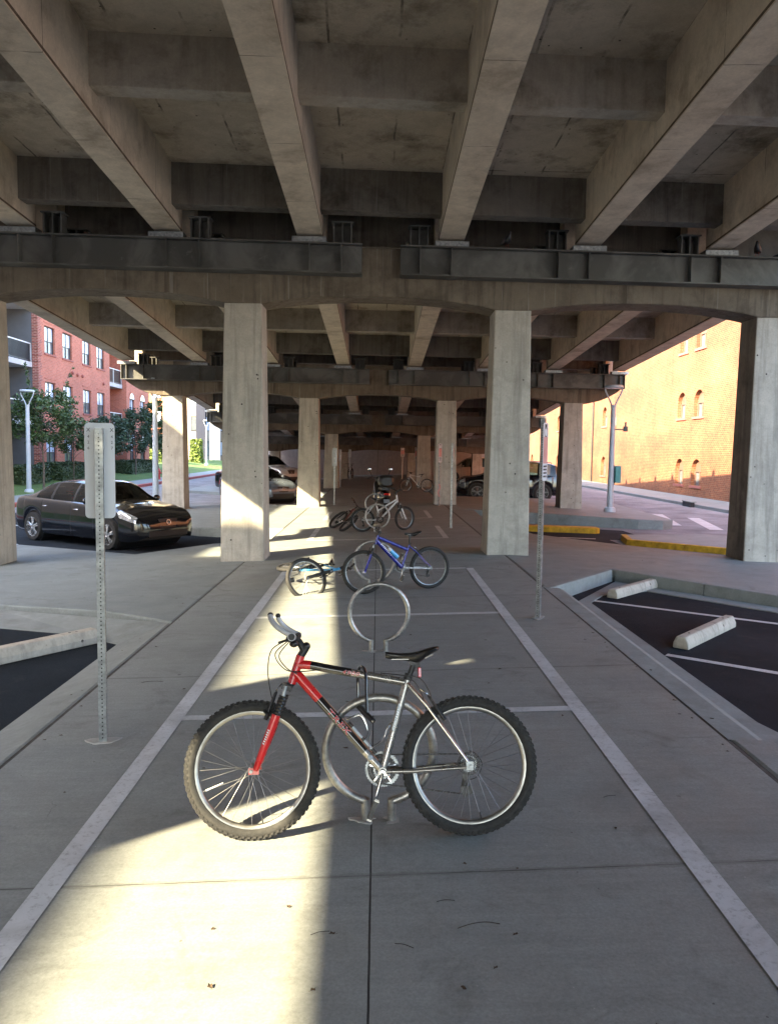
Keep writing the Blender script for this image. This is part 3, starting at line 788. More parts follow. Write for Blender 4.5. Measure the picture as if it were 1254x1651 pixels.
# ================================================================= BUILDINGS
def facade_holes(mb, X, y0, y1, z0, z1, holes, depth, nrm):
    """wall plane x=X from y0..y1, z0..z1 with rectangular openings (ya,yb,za,zb) and reveals going to X - nrm*depth"""
    ys = sorted(set([y0, y1] + [v for h in holes for v in h[:2]]))
    zs = sorted(set([z0, z1] + [v for h in holes for v in h[2:4]]))
    for i in range(len(ys) - 1):
        for j in range(len(zs) - 1):
            cy, cz = (ys[i] + ys[i + 1]) / 2, (zs[j] + zs[j + 1]) / 2
            if any(h[0] < cy < h[1] and h[2] < cz < h[3] for h in holes): continue
            q = [(X, ys[i], zs[j]), (X, ys[i + 1], zs[j]), (X, ys[i + 1], zs[j + 1]), (X, ys[i], zs[j + 1])]
            mb.add(q if nrm > 0 else q[::-1], [(0, 1, 2, 3)])
    for ya, yb, za, zb_ in holes:
        xi = X - nrm * depth
        for q in ([(X, ya, za), (xi, ya, za), (xi, ya, zb_), (X, ya, zb_)], [(X, yb, za), (X, yb, zb_), (xi, yb, zb_), (xi, yb, za)],
                  [(X, ya, za), (X, yb, za), (xi, yb, za), (xi, ya, za)], [(X, ya, zb_), (xi, ya, zb_), (xi, yb, zb_), (X, yb, zb_)]):
            mb.add(q if nrm > 0 else q[::-1], [(0, 1, 2, 3)])
def sash_window(parent, X, ya, yb, za, zb_, nrm, name='window', arched=False):
    f = MB(); xi = X - nrm * .13; t = .055
    f.box2((xi - .03, ya, za), (xi + .03, ya + t, zb_)); f.box2((xi - .03, yb - t, za), (xi + .03, yb, zb_))
    f.box2((xi - .03, ya + t, za), (xi + .03, yb - t, za + t)); f.box2((xi - .03, ya + t, zb_ - t), (xi + .03, yb - t, zb_))
    ym = (ya + yb) / 2; zm = za + (zb_ - za) * .46
    f.box2((xi - .028, ym - t * .7, za + t), (xi + .028, ym + t * .7, zb_ - t))
    for a, b in ((ya + t, ym - t * .7), (ym + t * .7, yb - t)): f.box2((xi - .025, a, zm - t / 2), (xi + .025, b, zm + t / 2))
    w = f.build(name, 'rail' , parent, 0)
    g = MB()
    for a, b in ((ya + t, ym - t * .7), (ym + t * .7, yb - t)):
        g.mat('bldg_glass_low').box2((xi - .012, a, za + t), (xi - .004, b, zm - t / 2))
        g.mat('bldg_glass').box2((xi - .012, a, zm + t / 2), (xi - .004, b, zb_ - t))
        g.mat('pale_rail').box2((xi - .010, a, za + t), (xi - .001, a + .05, zm - t / 2))
    g.build('pane', None, w, 0)
    MB().box2((X - nrm * .1, ya - .08, za - .1), (X + nrm * .05, yb + .08, za - .003)).build('sill', 'sill', w, 0)
    return w
def railing(parent, x, ya, yb, z, h=1.0, end=None):
    r = MB(); r.mat('pale_rail').box2((x - .03, ya, z + h - .06), (x + .03, yb, z + h))
    n = int((yb - ya) / .13)
    for k in range(n + 1):
        y = ya + (yb - ya) * k / n
        r.mat('rail').box2((x - .012, y - .016, z + .06), (x + .012, y + .016, z + h - .06))
    r.mat('pale_rail')
    for y in (ya, (ya + yb) / 2, yb): r.box2((x - .03, y - .03, z), (x + .03, y + .03, z + h - .06))
    r.mat('rail').box2((x - .02, ya, z + .05), (x + .02, yb, z + .09))
    return r.build('balcony_railing', None, parent, 0)
def apartment():
    b = thing('apartment_building', 'long red brick apartment block with tall paired windows and recessed balconies, behind the lawn', 'building', (-18.2, 50, 0))
    Z0, ZT = -.3, 12.7
    b.location = (0, 0, 0)
    X = -18.2
    cols = [(44.42, 45.82), (46.95, 48.38), (50.05, 51.46), (52.55, 53.98)]
    rows = [(.74, 2.28), (3.84, 5.33), (6.88, 8.36), (9.92, 11.4)]
    holes = [(a, c, z0, z1) for a, c in cols for z0, z1 in rows]
    wl = MB(); facade_holes(wl, X, 43.55, 55.0, Z0, ZT, holes, .26, 1)
    MB().box2((X - 1.7, 43.52, Z0), (X - .31, 43.9, ZT)).build('recess_wall', 'siding', b, 0)
    wl.add([(X, 55.0, Z0), (X - 1.7, 55.0, Z0), (X - 1.7, 55.0, ZT), (X, 55.0, ZT)], [(0, 1, 2, 3)])
    # soldier courses over the windows
    for a, c in cols:
        for z0, z1 in rows: wl.box2((X - .02, a - .06, z1 + .16), (X + .022, c + .06, z1 + .24))
    wl.build('brick_wall', 'brick_left', b, 0)
    q = MB()
    for k in range(40):
        z = Z0 + .33 * k
        if z > ZT - .3: break
        q.box2((X - .3, 43.50, z + .01), (X + .028, 43.55 + (.42 if k % 2 else .26), z + .318))
    q.build('brick_quoin', 'brick_dark', b, 0)
    for a, c in cols:
        for z0, z1 in rows: sash_window(b, X, a, c, z0, z1, 1)
    # grey recessed balcony bays
    for ya, yb in ((34.0, 43.5), (55.0, 58.6)):
        xr = X - 1.7
        m_ = 'siding' if ya < 50 else 'brick_dark'
        s = MB(); s.box2((xr - .3, ya, Z0), (xr, yb, ZT)); 
        if ya < 50:
            for k in range(60): s.box2((xr, ya, Z0 + k * .2 + .0), (xr + .012, yb - .01, Z0 + k * .2 + .17))
        s.build('recess_wall', m_, b, 0)
        for z in (3.05, 6.1, 9.15):
            MB().box2((xr, ya + .01, z - .12), (X - .28, yb - .03, z + .16)).build('balcony_slab', 'concrete_slab', b, 0, .01)
            railing(b, X - .34, ya + .06, yb - .08, z + .16)
    # white plastic chair left on the upper far balcony is too small to part
    # end bay with arched windows
    ac = [(59.3, 60.45), (61.9, 63.15)]
    hol = [(a, c, z0, z1) for a, c in ac for z0, z1 in rows]
    e = MB(); facade_holes(e, X, 58.6, 64.3, Z0, ZT, hol, .26, 1)
    e.add([(X, 58.6, Z0), (X, 58.6, ZT), (X - 1.7, 58.6, ZT), (X - 1.7, 58.6, Z0)], [(0, 1, 2, 3)])
    e.box2((X - 12, 64.0, Z0), (X - .001, 64.3, ZT))
    for a, c in ac:
        for z0, z1 in rows:       # half-round heads built as brick rings
            cy = (a + c) / 2; r0 = (c - a) / 2
            for k in range(12):
                t0, t1 = math.pi * k / 12, math.pi * (k + 1) / 12
                zc_ = z1 - r0 * .0
                p = [(cy + r0 * math.cos(t0), zc_ + r0 * .75 * math.sin(t0)), (cy + r0 * math.cos(t1), zc_ + r0 * .75 * math.sin(t1)),
                     (cy + (r0 + .14) * math.cos(t1), zc_ + (r0 + .14) * .78 * math.sin(t1)), (cy + (r0 + .14) * math.cos(t0), zc_ + (r0 + .14) * .78 * math.sin(t0))]
                e.hexa([(X + .004, *p[0]), (X + .004, *p[1]), (X + .004, *p[2]), (X + .004, *p[3]), (X + .04, *p[0]), (X + .04, *p[1]), (X + .04, *p[2]), (X + .04, *p[3])])
    e.build('brick_wall', 'brick_left', b, 0)
    for a, c in ac:
        for z0, z1 in rows:
            wi = sash_window(b, X, a, c, z0, z1, 1)
            cy = (a + c) / 2; r0 = (c - a) / 2
            poly = [(cy + r0 * math.cos(math.pi * k / 12), z1 + r0 * .75 * math.sin(math.pi * k / 12)) for k in range(13)]
            MB().add([(X + .012, y, z) for y, z in poly], [list(range(13))]).build('fanlight', 'bldg_glass', wi, 0)
    v = MB()
    for y, z in ((48.3, 6.16), (49.1, 6.1), (49.9, 6.1), (53.7, 5.95)):
        v.ball((X + .04, y, z), .11, 6, (.8, 1, 1))
    v.build('vent_caps', 'sill', b, 60)
    MB().box2((X - 12, 34, ZT - .02), (X - .3, 64, ZT + .2)).build('roof', 'concrete_slab', b, 0)
    MB().box2((X - 12, 34, Z0), (X - 2.01, 63.99, ZT - .03)).build('core', 'siding', b, 0)
    return b
apartment()
aw = thing('apartment_wing', 'tan apartment wing standing to the left behind the viewer', 'building', (0, 0, 0))
MB().box2((-32, -45, -.3), (-18.1, 1.6, 12.7)).build('brick_wall', 'tan', aw, 0)
MB().box2((-32, 1.61, -.3), (-18.2, 33.9, 11.2)).build('lower_wing', 'tan', aw, 0)
for z in (.8, 3.84, 6.88, 9.92):
    for k in range(12):
        y = -42 + k * 3.6
        MB().box2((-18.12, y, z), (-18.07, y + 1.4, z + 1.5)).build('window', 'bldg_glass_low', aw, 0)

def arched_poly(a, c, z0, z1, n=10):
    cy = (a + c) / 2; r = (c - a) / 2; zs_ = z1 - r
    return [(a, z0), (c, z0)] + [(cy + r * math.cos(math.pi * k / n), zs_ + r * math.sin(math.pi * k / n)) for k in range(n + 1)]
def warehouse():
    b = thing('brick_warehouse', 'sunlit orange brick warehouse wall with pairs of small arched windows', 'building', (0, 0, 0))
    X = 15.5; Z0, ZT = -.5, 13.5
    pairs = [(40.45, 41.55), (38.25, 39.42), (54.4, 55.5), (52.3, 53.4), (68.3, 69.5), (66.1, 67.2), (26.4, 27.5), (24.2, 25.3), (82, 83.1), (79.9, 81)]
    rows = [(.32, 1.62), (3.69, 4.98), (7.0, 8.3), (10.3, 11.6)]
    ww = MB()
    holes = [(a, c, z0, z1 - (c - a) / 2) for a, c in pairs for z0, z1 in rows]
    full = [(a, c, z0, z1) for a, c in pairs for z0, z1 in rows]
    facade_holes(ww, X, 12, 92, Z0, ZT, full, .28, -1)
    # fill the spandrels above the arch springing
    for a, c, z0, z1 in full:
        cy = (a + c) / 2; r = (c - a) / 2; n = 10
        pts = [(cy + r * math.cos(math.pi * k / n), z1 - r + r * math.sin(math.pi * k / n)) for k in range(n + 1)]
        for k in range(n):
            p, q = pts[k], pts[k + 1]
            ww.add([(X, p[0], p[1]), (X, p[0], z1), (X, q[0], z1), (X, q[0], q[1])], [(0, 1, 2, 3)])
            ww.add([(X, p[0], p[1]), (X, q[0], q[1]), (X + .28, q[0], q[1]), (X + .28, p[0], p[1])], [(0, 1, 2, 3)])
    ww.box2((X + .001, 12.0, Z0), (X + 20, 12.3, ZT)); ww.box2((X + .001, 91.7, Z0), (X + 20, 92, ZT))
    ww.build('brick_wall', 'brick_right', b, 0)
    for a, c, z0, z1 in full:
        f = MB(); xi = X + .2; cy = (a + c) / 2; r = (c - a) / 2
        f.mat('frame_brown')
        f.box2((xi - .03, a, z0), (xi + .03, a + .08, z1 - r)); f.box2((xi - .03, c - .08, z0), (xi + .03, c, z1 - r))
        f.box2((xi - .025, cy - .04, z0), (xi + .025, cy + .04, z1 - r)); f.box2((xi - .028, a + .08, z1 - r - .05), (xi + .028, c - .08, z1 - r + .03))
        mt = Matrix(((0, 0, 1, xi), (1, 0, 0, 0), (0, 1, 0, 0), (0, 0, 0, 1)))
        hp = [(cy + r * math.cos(math.pi * k / 10), z1 - r + .03 + (r - .03) * math.sin(math.pi * k / 10)) for k in range(11)]
        f.extrude(hp, mt, .03)
        w = f.build('window', None, b, 0)
        MB().box2((xi + .031, a, z0), (xi + .04, c, z1 - r)).build('pane', 'bldg_glass_low', w, 0)
        MB().box2((X - .06, a - .1, z0 - .12), (X + .19, c + .1, z0 - .003)).build('sill', 'sill', w, 0)
    MB().tube([(X - .06, 57.7, Z0), (X - .06, 57.7, ZT)], .05, 8).build('downpipe', 'dark_metal', b)
    MB().box2((X - .05, 12, ZT), (X + 20, 92, ZT + .25)).build('roof', 'concrete_slab', b, 0)
    MB().box2((X + .5, 12.3, Z0), (X + 19.9, 91.6, ZT - .01)).build('core', 'siding', b, 0)
warehouse()
def far_block(name, label, x0, x1, y0, y1, h, bands, group=None):
    b = thing(name, label, 'building', (0, 0, 0), group=group)
    MB().box2((x0, y0, -.3), (x1, y1, h)).build('wall', bands[0], b, 0)
    for (a, c, m_, pr) in bands[1]:
        MB().box2((x0 + (x1 - x0) * a, y0 - pr, -.3), (x0 + (x1 - x0) * c, y0 - .002, h + .4 * (pr > .3))).build('cladding', m_, b, 0)
    n = max(2, round((x1 - x0) / 1.55))
    for k in range(n):
        for fl in range(int(h / 3)):
            x = x0 + (x1 - x0) * (k + .25) / n
            pr = max([pr_ for a, c, m_, pr_ in bands[1] if a < (x + .4 - x0) / (x1 - x0) < c] + [0])
            w = MB().box2((x, y0 - pr - .05, fl * 3 + .9), (x + .7, y0 - pr - .004, fl * 3 + 2.5)).build('window', 'bldg_glass' if (k + fl) % 3 else 'bldg_glass_low', b, 0)
            MB().box2((x - .09, y0 - pr - .03, fl * 3 + .80), (x + .79, y0 - pr - .001, fl * 3 + 2.60)).build('frame', 'rail', w, 0)
    MB().box2((x0 - .1, y0 - .1, h + .001), (x1 + .1, y1 + .1, h + .25)).build('roof', 'concrete_slab', b, 0)
far_block('apartment_building', 'white rendered apartment block with an orange end bay, between the lamp post and the column', -33, -22.0, 84, 88, 14, ('render_white', [(.0, .18, 'siding', .5), (.66, 1.0, 'render_orange', .4)]))
far_block('apartment_building', 'tall pale apartment block with a navy window tower, right of the leftmost far column', -26.2, -16.6, 98, 118, 17, ('tan', [(.445, .56, 'render_navy', .7), (.60, .74, 'render_white', .35), (.77, .86, 'render_navy', .5)]))
far_block('apartment_building', 'distant pale block with balconies, glimpsed just left of the sunlit column', -17.2, -9.5, 130, 150, 16, ('render_white', [(.2, .4, 'render_navy', .5), (.55, .8, 'tan', .5)]))

# ================================================================= STREET FURNITURE
def rack(x, y, label, rz=0):
    t = thing('bike_rack', label, 'bike rack', (x, y, gz(x)), rz, 'ring bike racks along the middle of the path')
    ro, r = .269, .0215; zc = .095 + ro * .985
    a0 = math.asin(.066 / ro)
    pts = [Vector((ro * math.sin(a), 0, zc - ro * math.cos(a))) for a in [a0 + (2 * math.pi - 2 * a0) * k / 64 for k in range(65)]]
    MB().tube(pts, r, 14).build('ring', 'rack', t, 60)
    for s in (-1, 1):
        MB().tube([(s * .066, 0, -.02), (s * .066, 0, zc - math.sqrt(ro * ro - .066 ** 2) + .012)], .0225, 14).build('leg', 'rack', t, 60)
    g = MB(); 
    for s in (-1, 1):
        n = 18; pts = []
        for k in range(n):
            a = 2 * math.pi * k / n; rr = .040 + .013 * math.sin(3 * a + s) + .008 * math.sin(5 * a)
            pts.append((s * .075 + (.01 if s > 0 else 0) + rr * 1.4 * math.cos(a), rr * math.sin(a)))
        g.prism(pts, .003, -.02)
    g.build('grout_patch', 'mortar', t, 0)
    return t
rack(.027, 3.9, 'ring bike rack holding the red and silver bicycle')
rack(.03, 7.28, 'empty ring bike rack between the red and the blue bicycle')
rack(-.03, 10.75, 'ring bike rack behind the blue bicycle')
rack(.01, 18.05, 'ring bike rack with the white bicycle leaning on it', .05)
rack(-.06, 22.3, 'farthest ring bike rack, beside the black scooter', .1)

def sign(x, y, label, rz, z0, z1, wd, top, holes=True, back=True, lean=0.0, post=.048, front='bike'):
    t = thing('sign_post', label, 'sign', (x, y, gz(x)), rz, 'slim sign posts beside the path', rot=(0, lean, rz))
    h = post / 2
    p = MB(); p.mat('galv').box2((-h, -h, -.3), (h, h, top))
    if holes:
        p.mat('ink')
        for k in range(1, int(top / .0254)):
            z = k * .0254 + .006
            for nx, ny in ((1, 0), (0, -1)):
                c = Vector((nx * h, ny * h, z)); ax = Vector((nx, ny, 0)); a_ = ax.cross(Vector((0, 0, 1)))
                p.add([c + ax * .0012 + a_ * (.0052 * math.cos(i * math.pi / 3)) + Vector((0, 0, .0052 * math.sin(i * math.pi / 3))) for i in range(6)], [(0, 1, 2, 3, 4, 5)])
    p.build('post', None, t, 0)
    # panel on the local +y side, with rounded corners
    r = .028; W = wd / 2
    poly = []
    for cx, cz, a0 in ((W - r, z0 + r, -90), (W - r, z1 - r, 0), (-W + r, z1 - r, 90), (-W + r, z0 + r, 180)):
        for k in range(5): 
            a = R(a0 + 22.5 * k); poly.append((cx + r * math.cos(a), cz + r * math.sin(a)))
    mt = Matrix(((1, 0, 0, 0), (0, 0, -1, h + .005), (0, 1, 0, 0), (0, 0, 0, 1)))
    pn = MB().extrude(poly, mt, .003).build('panel', 'sign_white', t, 0)
    f = MB(); f.mat('sign_red')
    yf = h + .0062; W2 = W - .012
    zz = lambda u: z0 + (z1 - z0) * u
    def fq(xa, xb, za, zb_, m_, off=0): 
        f.mat(m_).add([(xb, yf + off, za), (xa, yf + off, za), (xa, yf + off, zb_), (xb, yf + off, zb_)], [(0, 1, 2, 3)])
    fq(-W2, W2, zz(.30), zz(.76), 'sign_pink')
    fq(-W2 * .5, W2 * .5, zz(.93), zz(.975), 'ink')
    for u in (.06, .12, .18, .235): fq(-W2 * .8, W2 * .8, zz(u), zz(u + .03), 'ink')
    n = 20; rr = W2 * .8
    f.mat('ink').add([(rr * math.cos(2 * math.pi * k / n), yf, zz(.845) + rr * math.sin(2 * math.pi * k / n)) for k in range(n)][::-1], [list(range(n))])
    f.mat('sign_white').add([(rr * .8 * math.cos(2 * math.pi * k / n), yf + .0008, zz(.845) + rr * .8 * math.sin(2 * math.pi * k / n)) for k in range(n)][::-1], [list(range(n))])
    f.build('printed_face', None, pn, 0)
    b = MB()
    for z in (z0 + .05, z1 - .06): b.tube([(0, -h - .008, z), (0, h + .012, z)], .008, 8)
    b.build('bolt', 'galv', t, 60)
    if back:
        for xo, s in ((-W + .024, 'X426'), (W - .017, 'X427')):
            for i, ch in enumerate(s):
                lettering(ch, .026 if i else .034, 'ink', frame_mtx((xo, h + .0012, z1 - .045 - i * .036 - (0.006 if i else 0)), (1, 0, 0), (0, 0, 1)), pn)
    g = []
    for k in range(16):
        a = 2 * math.pi * k / 16; g.append(((.10 + .03 * math.sin(3 * a)) * math.cos(a), (.07 + .02 * math.cos(2 * a)) * math.sin(a)))
    MB().prism(g, .006, -.05).build('grout_patch', 'mortar', t, 0)
    return t
sign(-1.755, 5.087, 'galvanised perforated post with the back of a narrow white sign, left of the red bicycle', R(12), 1.45, 2.055, .182, 2.02)
sign(1.772, 8.61, 'galvanised post with a red and white sign seen edge on, by the right parking bay', R(-119), 1.50, 2.12, .17, 2.17)
sign(1.74, 18.72, 'nearer of two thin sign posts left of the second right column', R(-100), 1.56, 1.97, .15, 1.99, False)
sign(2.0, 26.0, 'thin post with reddish sign and pink ribbon, before the black sport utility vehicle', R(-125), 1.42, 2.02, .2, 2.04, False)
sign(-1.47, 27.4, 'sign post with a plain white framed panel before the third left column', R(0), 1.32, 1.93, .17, 1.95, False)
sign(1.95, 40.4, 'far sign post with a reddish panel beside the third right column', R(-140), 1.3, 1.95, .26, 1.95, False)
sign(-1.9, 40.8, 'thin sign post in the dim far left of the passage', R(20), 1.3, 1.9, .15, 1.9, False)
sign(1.55, 50.5, 'farthest sign post with a pale red panel near the end wall', R(-150), 1.4, 1.95, .28, 1.95, False)
sign(-1.75, 51.0, 'farthest sign post on the left near the end wall', R(15), 1.4, 1.9, .15, 1.9, False)
rb = MB().tube(smooth_path([(0, -.035, .72), (.03, -.05, .6), (-.02, -.045, .45), (.02, -.05, .3)], 4), .03, 6, flat=(.3, 1)).build('ribbon', 'sign_pink', None, 60)
rb.location = (2.0, 26.0, gz(2)); tag(rb, 'pink ribbon tied low round the thin sign post before the black vehicle', 'ribbon')

def stop(x0, y0, x1, y1, z, label, group, wd=.17, h=.13):
    a = math.atan2(y1 - y0, x1 - x0); L = math.hypot(x1 - x0, y1 - y0)
    b = MB()
    prof = [(-wd / 2, 0), (wd / 2, 0), (wd / 2 * .96, h * .45), (wd * .28, h), (-wd * .28, h), (-wd / 2 * .96, h * .45)]
    mt = Matrix(((0, 0, 1, -L / 2), (1, 0, 0, 0), (0, 1, 0, 0), (0, 0, 0, 1)))
    b.extrude(prof, mt, L)
    o = b.build('wheel_stop', 'column', None, 0, .015)
    o.location = ((x0 + x1) / 2, (y0 + y1) / 2, z); o.rotation_euler = (0, 0, a)
    tag(o, label, 'wheel stop', group)
    pins = MB()
    for s in (-.35, .35): pins.tube([(s * L, 0, h - .01), (s * L, 0, h + .004)], .014, 8)
    pins.build('pin', 'dark_metal', o, 0)
    return o
g_ = 'concrete wheel stops in the parking bays'
stop(3.26, 10.9, 4.27, 12.0, -.148, 'concrete wheel stop nearest the far kerb of the right bay', g_)
stop(3.14, 8.07, 4.14, 9.20, -.146, 'concrete wheel stop between the two white lines of the right bay', g_)
stop(-2.95, 8.32, -4.05, 6.75, -.195, 'long concrete wheel stop in the near left bay behind the sign post', g_, .2, .15)
stop(-4.65, 15.0, -3.45, 16.45, BASE + .006, 'concrete wheel stop under the nose of the black sedan', g_, .2, .15)
stop(-3.5, 28.4, -2.6, 29.2, BASE, 'pale wheel stop in front of the small silver car', g_)
stop(-4.3, 27.2, -3.6, 27.9, BASE, 'pale wheel stop left of the one before the small silver car', g_)

# yellow kerbs
def yellow_kerb(poly, h, label, top):
    b = MB(); n = len(poly)
    b.mat(top).prism(poly, BASE + h, BASE - .2)
    o = b.build('yellow_kerb', None, None, 0, .02); tag(o, label, 'kerb')
    return o
yk = MB().prism([(2.95, 22.35), (5.95, 21.62), (6.1, 21.75), (6.1, 22.05), (5.95, 22.15), (3.0, 22.75)], BASE + .16, BASE - .2).build('kerb_stone', 'yellow', None, 0, .03)
tag(yk, 'bright yellow painted kerb crossing behind the second right column', 'kerb')
isl = thing('traffic_island', 'traffic island with a worn yellow kerb in front of the brick warehouse', 'traffic island', (0, 0, 0))
MB().prism([(6.13, 19.05), (11, 14.55), (13, 16.5), (8.5, 20.5), (6.2, 20.2)], BASE + .14, BASE - .2).build('island_top', 'apron', isl, 0)
yb = MB()
kerbline(yb, [(6.2, 20.25), (5.98, 19.02), (7.0, 18.08), (10.9, 14.45)], BASE + .146, BASE - .2, .17)
yb.build('yellow_kerb', 'yellow', isl, 0, .02)

def lamp_post(x, y, z, h, label, extras=None, rz=0, lean=0.0):
    t = thing('street_lamp', label, 'street lamp', (x, y, z), rz, 'pale grey street lamps with ring shaped heads', rot=(0, lean, rz))
    MB().tube([(0, 0, -.1), (0, 0, h - .62)], [.105, .075], 16).build('pole', 'lamp', t, 60)
    b = MB(); b.ring([(.0, 0), (.19, 0), (.19, .10), (.16, .16), (.11, .18), (.0, .18)], (0, 0, -.02), (0, 0, 1), 20, False); b.build('base_collar', 'lamp', t, 40)
    y_ = MB()
    for s in (-1, 1):
        y_.tube(smooth_path([(s * .05, 0, h - .66), (s * .09, 0, h - .5), (s * .24, 0, h - .2), (s * .275, 0, h - .06), (s * .24, 0, h)], 5), .026, 8)
    y_.tube([(0, 0, h - .7), (0, 0, h - .58)], [.078, .088], 12)
    y_.build('yoke', 'lamp', t, 60)
    hd = MB().ring([(0, .05), (.27, .05), (.30, .02), (.30, -.025), (.26, -.045), (.0, -.045)], (0, 0, h), (0, 0, 1), 28, False).build('lamp_head', 'lamp', t, 40)
    MB().ring([(0, -.05), (.23, -.05), (.23, -.0455), (0, -.0455)], (0, 0, h), (0, 0, 1), 24, False).build('lens', 'lens', hd, 0)
    return t
lamp_post(-15.0, 34.7, -.2, 4.35, 'street lamp on the lawn edge at far left, above the black sedan')
lamp_post(-7.25, 26.3, gz(-7.2), 4.25, 'street lamp standing left of the second row outer left column')
lr = lamp_post(7.6, 26.0, gz(7.6), 4.05, 'street lamp with a camera arm and teal box, in front of the brick warehouse')
c = MB(); c.box2((.07, -.03, 2.66), (.42, .03, 2.70)); c.box2((.36, -.05, 2.62), (.48, .05, 2.78)); c.box2((.40, -.03, 2.78), (.44, .03, 2.92)); c.build('camera_arm', 'dark_metal', lr, 0)
c = MB(); c.box2((.11, -.12, .95), (.29, .12, 1.5)); c.build('control_box', 'green_box', lr, 0, .01)
c = MB(); c.box2((.295, -.1, 1.0), (.30, .1, 1.45)); c.build('notice', 'white', lr, 0)
lamp_post(-17.0, 80.0, .1, 4.4, 'small distant street lamp in front of the pale apartment block')
lamp_post(-14.6, 100.0, .1, 4.4, 'most distant street lamp, beside the sunlit column')
lamp_post(5.6, 38.5, -.05, 3.4, 'street lamp under the deck edge, just left of the red sign post panel')
dr = thing('storm_drain', 'black storm drain opening in the far kerb', 'drain', (13.15, 33.5, BASE))
MB().box2((-.12, -.45, .0), (.04, .45, .20)).build('opening', 'ink', dr, 0); MB().box2((-.14, -.5, .201), (.1, .5, .24)).build('lintel', 'kerb', dr, 0)
# red fire hydrant on the lawn
hy = thing('fire_hydrant', 'red fire hydrant on the lawn behind the tall street lamp', 'hydrant', (-13.75, 50.5, -.2))
MB().ring([(0, 0), (.16, 0), (.16, .06), (.11, .08), (.11, .5), (.14, .52), (.14, .56), (.11, .6), (.07, .7), (.0, .73)], (0, 0, 0), (0, 0, 1), 16, False).build('barrel', 'hydrant', hy, 40)
MB().cyl((-.2, 0, .42), (.2, 0, .42), .055, 10).cyl((0, -.2, .36), (0, 0, .36), .07, 10).build('nozzle', 'hydrant', hy, 40)
